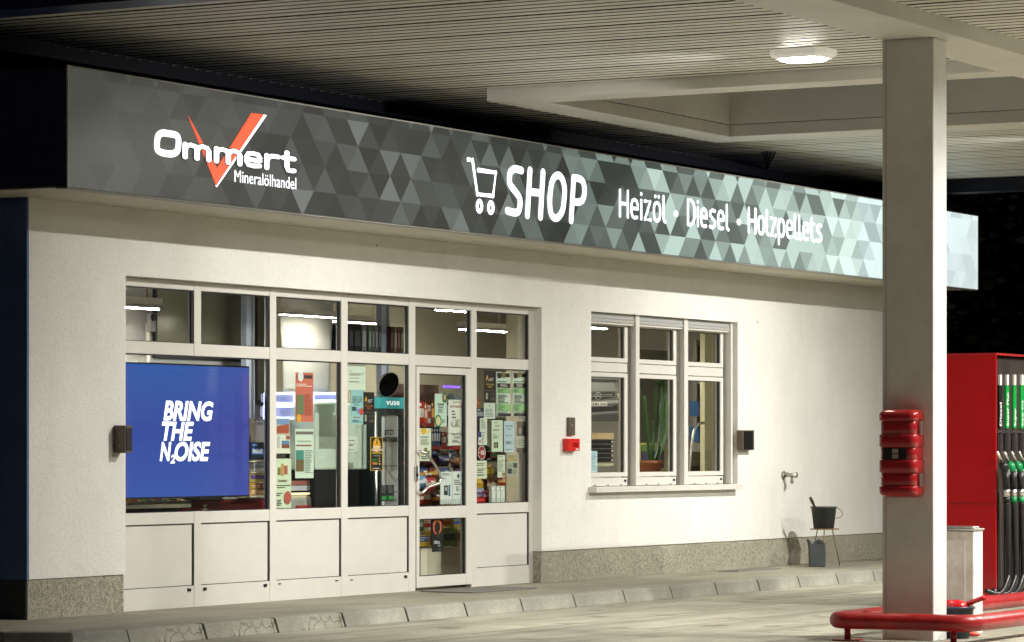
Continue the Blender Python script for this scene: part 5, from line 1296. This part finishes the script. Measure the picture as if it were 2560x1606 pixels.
mg = [("yellow", (200, 180, 80)), ("red", (170, 60, 50)), ("white", (205, 205, 195)), ("light green", (130, 170, 90)), ("blue", (70, 95, 150)), ("orange", (205, 130, 60)), ("violet", (120, 80, 130)), ("dark green", (60, 100, 60)), ("turquoise", (80, 160, 155)), ("black", (35, 35, 38)), ("salmon", (210, 140, 120)), ("cream", (215, 205, 165))]
for i, (nm_, c0) in enumerate(mg):
    l = 318+i*12.5; pack(l, 1247+(i % 3)*2, l+11.5, 1262, .66, c0, tuple(min(255, c+40) for c in c0), f"{nm_} magazine standing on the shelf under the screen", G5, "magazine", depth=.03)
G6 = "packets beside the screen"
for nm_, l, t, r, b_, a, c_, tx in (("blue energy drink", 628, 1106, 660, 1150, (28, 36, 60), (50, 110, 190), "ENERGY"), ("white and grey", 634, 1155, 672, 1178, (190, 195, 205), (120, 130, 150), None), ("yellow and purple", 624, 1180, 668, 1206, (190, 165, 90), (90, 70, 140), None), ("red and yellow", 624, 1208, 652, 1222, (200, 170, 40), (170, 40, 30), "BESTE"), ("violet and orange", 654, 1208, 670, 1224, (90, 60, 120), (210, 120, 60), None), ("orange tan", 624, 1224, 668, 1238, (205, 150, 90), (220, 190, 150), None)):
    pack(l, t, r, b_, .6, a, c_, f"{nm_} pack stacked right of the screen", G6, txt=tx)
th = thing("goods_rack", "brown goods rack right of the screen", "rack", (P(648, 0, .66).x, .75, 0))
for py in (1152, 1180, 1240):
    m_ = MB(); zq = P(648, py, .6).z; m_.box(P(622, 0, .6).x, P(676, 0, .6).x, .58, .95, zq-.012, zq-.001, mat("cream_metal", (0,0,0))); m_.build("shelf", th)
m_ = MB(); m_.box(P(622, 0, .6).x, P(676, 0, .6).x, .96, 1.0, .004, P(648, 1050, .6).z, M_brown); m_.build("back_panel", th)
# bluish reflections in the glass, built as an added shelf with glowing tubes
LYY = .8
th = thing("reflection_display", "added display shelf with glowing tubes for bluish reflections in the third pane", "display", (P(700, 0, LYY).x, LYY, 0))
M_neon = emat((205, 220, 255), 2.2)
for (l, t, r, b_) in ((662, 984, 735, 1010), (660, 1016, 738, 1046), (784, 984, 845, 1003)):
    c1, c2, c3, c4 = P(l, t, LYY), P(r, t, LYY), P(r, b_, LYY), P(l, b_, LYY)
    m_ = MB(); m_.tube([c1, c2, c3, c4], .012, M_neon, 8, True); tb = m_.build("reflection_tube", th)
    m_ = MB(); m_.box(c1.x+.01, c2.x-.01, LYY+.02, LYY+.05, c3.z+.01, c2.z-.01, mat("violet_panel", (.30, .30, .50), .4, emit=(.25, .28, .55), es=.5)); m_.build("panel", tb)
m_ = MB(); m_.box(P(664, 0, LYY).x, P(844, 0, LYY).x, LYY+.1, LYY+.3, .004, P(750, 1048, LYY).z, mat("display_body", (.22, .20, .19), .5)); m_.build("body", th)
# coffee machine
th = thing("coffee_machine", "grey rounded coffee machine with a lit strip at the foot of the third pane", "coffee machine", (P(755, 0, .5).x, .6, 0))
x0, x1, z0, z1 = rect(724, 1238, 783, 1330, .5)
m_ = MB(); m_.box(x0, x1, .5, .8, .004, z1, mat("grey_machine", (.33, .35, .30), .35)); m_.build("body", th, bevel=.05, seg=4)
m_ = MB(); m_.box(x0+.03, x1-.06, .497, .54, z1+.004, z1+.02, emat((255, 225, 170), 1.6)); m_.box(x0+.03, x1-.06, .5, .56, z1+.04, z1+.085, cmat((190, 190, 195))); m_.box(x0+.03, x1-.06, .5, .56, z1+.09, z1+.13, cmat((150, 90, 80))); m_.build("top_unit", th)
m_ = MB(); m_.box(x0+.1, x1-.04, .49, .499, P(755, 1272, .5).z, P(755, 1264, .5).z, cmat((175, 40, 35))); m_.build("red_stripe", th)

# ---- office
OY = 1.6
XO = P(1530, 1000, OY).x
o7 = lambda X, Y: XP(1470+X/3.287, 780+Y/3.287, XO)
def op(X, Y, d=0): p = o7(X, Y); return (XO-d, p.y, p.z)
th = thing("car_poster", "large black and white poster of a car front on the office wall", "poster", (XO, o7(100, 900).y, o7(0, 900).z))
m_ = MB()
a, c_ = o7(-60, 500), o7(290, 900)
m_.box(XO, XO+.012, c_.y, a.y, c_.z, o7(100, 535).z, cmat((92, 94, 92)))
LG = cmat((150, 152, 150)); MG = cmat((118, 120, 118)); DKG = cmat((38, 38, 38)); WH = cmat((215, 215, 210))
m_.prism([op(-60, 545, .002), op(250, 560, .002), op(270, 580, .002), op(-60, 575, .002)], (.0015, 0, 0), DKG)
m_.prism([op(-60, 578, .002), op(210, 585, .002), op(240, 650, .002), op(-60, 655, .002)], (.0015, 0, 0), MG)
m_.prism([op(-60, 668, .002), op(190, 660, .002), op(225, 668, .002), op(205, 705, .002), op(-60, 730, .002)], (.0015, 0, 0), DKG)
for q in range(2): m_.prism([op(-50, 685+q*14, .004), op(205, 676+q*14, .004), op(205, 681+q*14, .004), op(-50, 690+q*14, .004)], (.001, 0, 0), LG)
m_.prism([op(240, 672, .002), op(280, 660, .002), op(284, 690, .002), op(250, 705, .002)], (.0015, 0, 0), WH)
m_.prism([op(-60, 735, .002), op(280, 725, .002), op(284, 745, .002), op(-60, 780, .002)], (.0015, 0, 0), LG)
m_.prism([op(-60, 790, .002), op(200, 780, .002), op(270, 745, .002), op(270, 810, .002), op(-60, 825, .002)], (.0015, 0, 0), DKG)
m_.prism([op(-60, 840, .003), op(280, 815, .003), op(280, 822, .003), op(-60, 848, .003)], (.0015, 0, 0), LG)
m_.prism([op(-60, 860, .002), op(285, 835, .002), op(285, 900, .002), op(-60, 900, .002)], (.0015, 0, 0), cmat((70, 70, 69)))
# round emblem with three rays
cc = o7(85, 691); sr = .039
m_.tube([(XO-.006, cc.y+sr*math.cos(t), cc.z+sr*math.sin(t)) for t in [i*math.pi/12 for i in range(24)]], .0035, LG, 6, True)
for t in (90, 210, 330): m_.tube([(XO-.006, cc.y, cc.z), (XO-.006, cc.y+sr*.96*math.cos(R(t)), cc.z+sr*.96*math.sin(R(t)))], [.007, .002], LG, 6)
pa, pb = o7(20, 775), o7(160, 742)
m_.box(XO-.008, XO-.006, pb.y, pa.y, pa.z, pb.z, WH)
tv, tf = text_mesh("LB:MA 6566", .01, 0); tw = max(p[0] for p in tv)
m_.add([(XO-.0095, pa.y-.01-(pa.y-pb.y-.02)*p[0]/tw, pa.z+(pb.z-pa.z)*(.22+.6*p[1]/.69)) for p in tv], tf, cmat((30, 30, 30)))
m_.build("print", th)
th = thing("drawer_stack", "stack of black paper drawers with a wooden box on top in the office", "drawers", (P(1505, 0, .6).x, .7, P(1505, 1172, .6).z))
x0, x1 = P(1440, 0, .6).x, P(1533, 0, .6).x
for q in range(5):
    zt_ = P(1505, 1100+q*11.5, .6).z; zb_ = P(1505, 1110+q*11.5, .6).z
    m_ = MB(); m_.box(x0, x1, .6, .85, zb_, zt_, M_black); m_.box(x1-.05, x1-.02, .593, .5995, (zb_+zt_)/2-.01, (zb_+zt_)/2+.01, M_frame); m_.build("drawer", th, bevel=.003)
m_ = MB(); m_.box(x0, x1-.03, .58, .88, P(1505, 1166, .6).z, P(1505, 1158.5, .6).z, cmat((170, 165, 140))); m_.build("base", th)
m_ = MB(); m_.box(P(1480, 0, .6).x, P(1535, 0, .6).x, .6, .8, P(1505, 1099, .6).z+.001, P(1505, 1083, .6).z, mat("pale_wood", (.45, .33, .17), .5, noise=(4, .2))); tag(m_.build("wooden_box", bevel=.004), "flat wooden box lying on the black drawers in the office", "box")
th = thing("desk", "pale office desk behind the office window", "desk", (P(1600, 0, .7).x, .7, 0))
zq = P(1600, 1187, .5).z
m_ = MB(); m_.box(P(1440, 0, .3).x, P(1800, 0, .5).x, .33, 1.1, zq-.03, zq, mat("desk_top", (.5, .47, .38), .5)); m_.build("desk_top", th)
for px in (1450, 1700):
    for yy in (.4, 1.0):
        m_ = MB(); q0 = P(px, 0, .5).x; m_.box(q0, q0+.05, yy, yy+.05, .004, zq-.031, M_greyst); m_.build("leg", th)
# cactus in a clay pot
KY_ = .42
th = thing("potted_cactus", "tall branching green cactus in a terracotta pot behind the office window", "cactus", (P(1622, 0, KY_).x, KY_, P(1622, 1187, KY_).z))
pz0, pz1 = zq+.002, P(1622, 1152, KY_).z; pc = P(1624, 0, KY_); pw = P(1650, 0, KY_).x-P(1624, 0, KY_).x
M_clay = mat("terracotta", (.36, .12, .055), .75, noise=(8, .2))
pr = pw*.55
m_ = MB(); m_.lathe((pc.x, KY_, 0), [(pr*.78, pz0), (pr, pz1-.035), (pr*1.08, pz1-.033), (pr*1.08, pz1), (pr*.9, pz1), (pr*.88, pz1-.02)], M_clay, 24); m_.build("pot", th)
M_cact = mat("cactus_green", (.03, .085, .016), .45, noise=(9, .4))
k7 = lambda X, Y, dy=0: P(1470+X/3.287, 780+Y/3.287, KY_+dy)
stems = [[(505, 1215), (495, 1080), (480, 950), (466, 800), (463, 690)], [(530, 1215), (528, 1120), (542, 1000), (540, 890)], [(580, 985), (568, 900), (560, 800), (558, 610)],
         [(560, 1215), (585, 1100), (600, 950), (605, 800), (615, 640), (612, 430)], [(545, 1220), (600, 1130), (640, 980), (645, 800), (640, 560), (635, 400)], [(615, 980), (625, 820), (628, 660)], [(650, 1030), (655, 960)],
         [(650, 800), (668, 740), (655, 600), (660, 430)], [(668, 720), (690, 660), (688, 565)], [(600, 620), (575, 600), (562, 540), (566, 460)]]
for i, st in enumerate(stems):
    pts = smooth([k7(X, Y, .02*((i*7) % 5-2)) for X, Y in st], 5); n = len(pts); rb = .027 if i in (3, 4) else .021
    m_ = MB(); N = 10
    m_.tube(pts, [rb*(1 if q < n-2 else (.8 if q == n-2 else .35)) for q in range(n)], M_cact, N)
    for q in range(len(m_.v)):
        if q % N % 2:  # ribs
            c_ = pts[q//N]; v = Vector(m_.v[q]); m_.v[q] = tuple(c_+(v-c_)*.66)
    m_.sm = [False]*len(m_.f)
    m_.build("stem", th)
fr_ = rect(1598, 1108, 1664, 1178, .9)
th = thing("framed_picture", "yellow framed dark flower picture leaning behind the cactus", "picture", ((fr_[0]+fr_[1])/2, .9, fr_[2]))
m_ = MB(); m_.box(fr_[0], fr_[1], .9, .93, fr_[2], fr_[3], cmat((150, 140, 80))); m_.build("frame", th)
m_ = MB(); w, h = fr_[1]-fr_[0], fr_[3]-fr_[2]; m_.box(fr_[0]+.06*w, fr_[1]-.06*w, .896, .8995, fr_[2]+.1*h, fr_[3]-.06*h, cmat((40, 36, 60))); m_.box(fr_[0]+.06*w, fr_[1]-.06*w, .8935, .8955, fr_[3]-.3*h, fr_[3]-.06*h, cmat((70, 95, 40))); m_.build("print", th)
column(1762, 1801, .95, "cream column beside the blue dispensers in the office", mat("cream_column", (.60, .56, .38), .6))
for (t, b_, lb) in ((1003, 1041, "upper blue wall dispenser in the office"), (1066, 1105, "lower blue wall dispenser in the office")):
    x0, x1, z0, z1 = rect(1747, t, 1762, b_, 1.5)
    th = thing("wall_dispenser", lb, "dispenser", ((x0+x1)/2, 1.5, z0), "blue dispensers on the office wall")
    m_ = MB(); m_.box(x0, x1+.06, 1.5, 1.62, z0, z1, mat("dispenser_blue", (.03, .12, .32), .35)); m_.build("body", th, bevel=.006)
    m_ = MB(); m_.box(x0+.01, x1, 1.494, 1.4995, z0+(z1-z0)*.42, z0+(z1-z0)*.48, cmat((190, 160, 60))); m_.box(x0+.03, x1, 1.494, 1.4995, z0+.03, z0+(z1-z0)*.3, cmat((120, 160, 210))); m_.build("label", th)
m_ = MB(); x0, x1, z0, z1 = rect(1742, 960, 1760, 1108, 1.66); m_.box(x0, x1, 1.66, 1.7, z0, z1, M_intwall); m_.box(x0+.02, x1-.02, 1.655, 1.6595, z0+.02, z1-.02, cmat((95, 92, 80))); tag(m_.build("wall_board"), "grey board behind the blue dispensers in the office", "board")
m_ = MB(); x0, x1, z0, z1 = rect(1741, 852, 1762, 905, 1.5); m_.box(x0, x1, 1.5, 1.54, z0, z1, cmat((150, 145, 130))); m_.box(x0+.04, x1, 1.494, 1.4995, z0, z1-.06, cmat((45, 40, 34))); m_.box(x0+.1, x1, 1.49, 1.4935, z0+.25*(z1-z0), z0+.6*(z1-z0), cmat((150, 110, 40))); tag(m_.build("wall_calendar"), "dark wall calendar seen through the right upper pane of the office window", "calendar")
th = thing("handrail", "bent chrome tube rail in the office", "rail", (P(1724, 0, .8).x, .8, 0))
m_ = MB(); m_.tube(smooth([P(1722, 1185, .8), P(1728, 1120, .8), P(1735, 1080, .8), P(1744, 1062, .8), P(1760, 1058, .8)], 5), .016, M_chrome, 10); m_.build("rail", th)
m_ = MB(); x0, x1, z0, z1 = rect(1728, 1130, 1762, 1165, 1.2); m_.box(x0, x1, 1.2, 1.4, z0, z1, cmat((120, 118, 100))); m_.box(x0, x1, 1.2, 1.4, .004, z0-.001, cmat((60, 58, 50))); tag(m_.build("printer"), "grey office printer low behind the right casement", "printer")
# office side wall panel with slanted board
m_ = MB(); x0, x1, z0, z1 = rect(1600, 876, 1680, 1300, 2.4); m_.box(x0, x1, 2.4, 2.46, .004, z1, cmat((140, 140, 125))); tag(m_.build("office_screen"), "grey office divider behind the cactus", "divider")
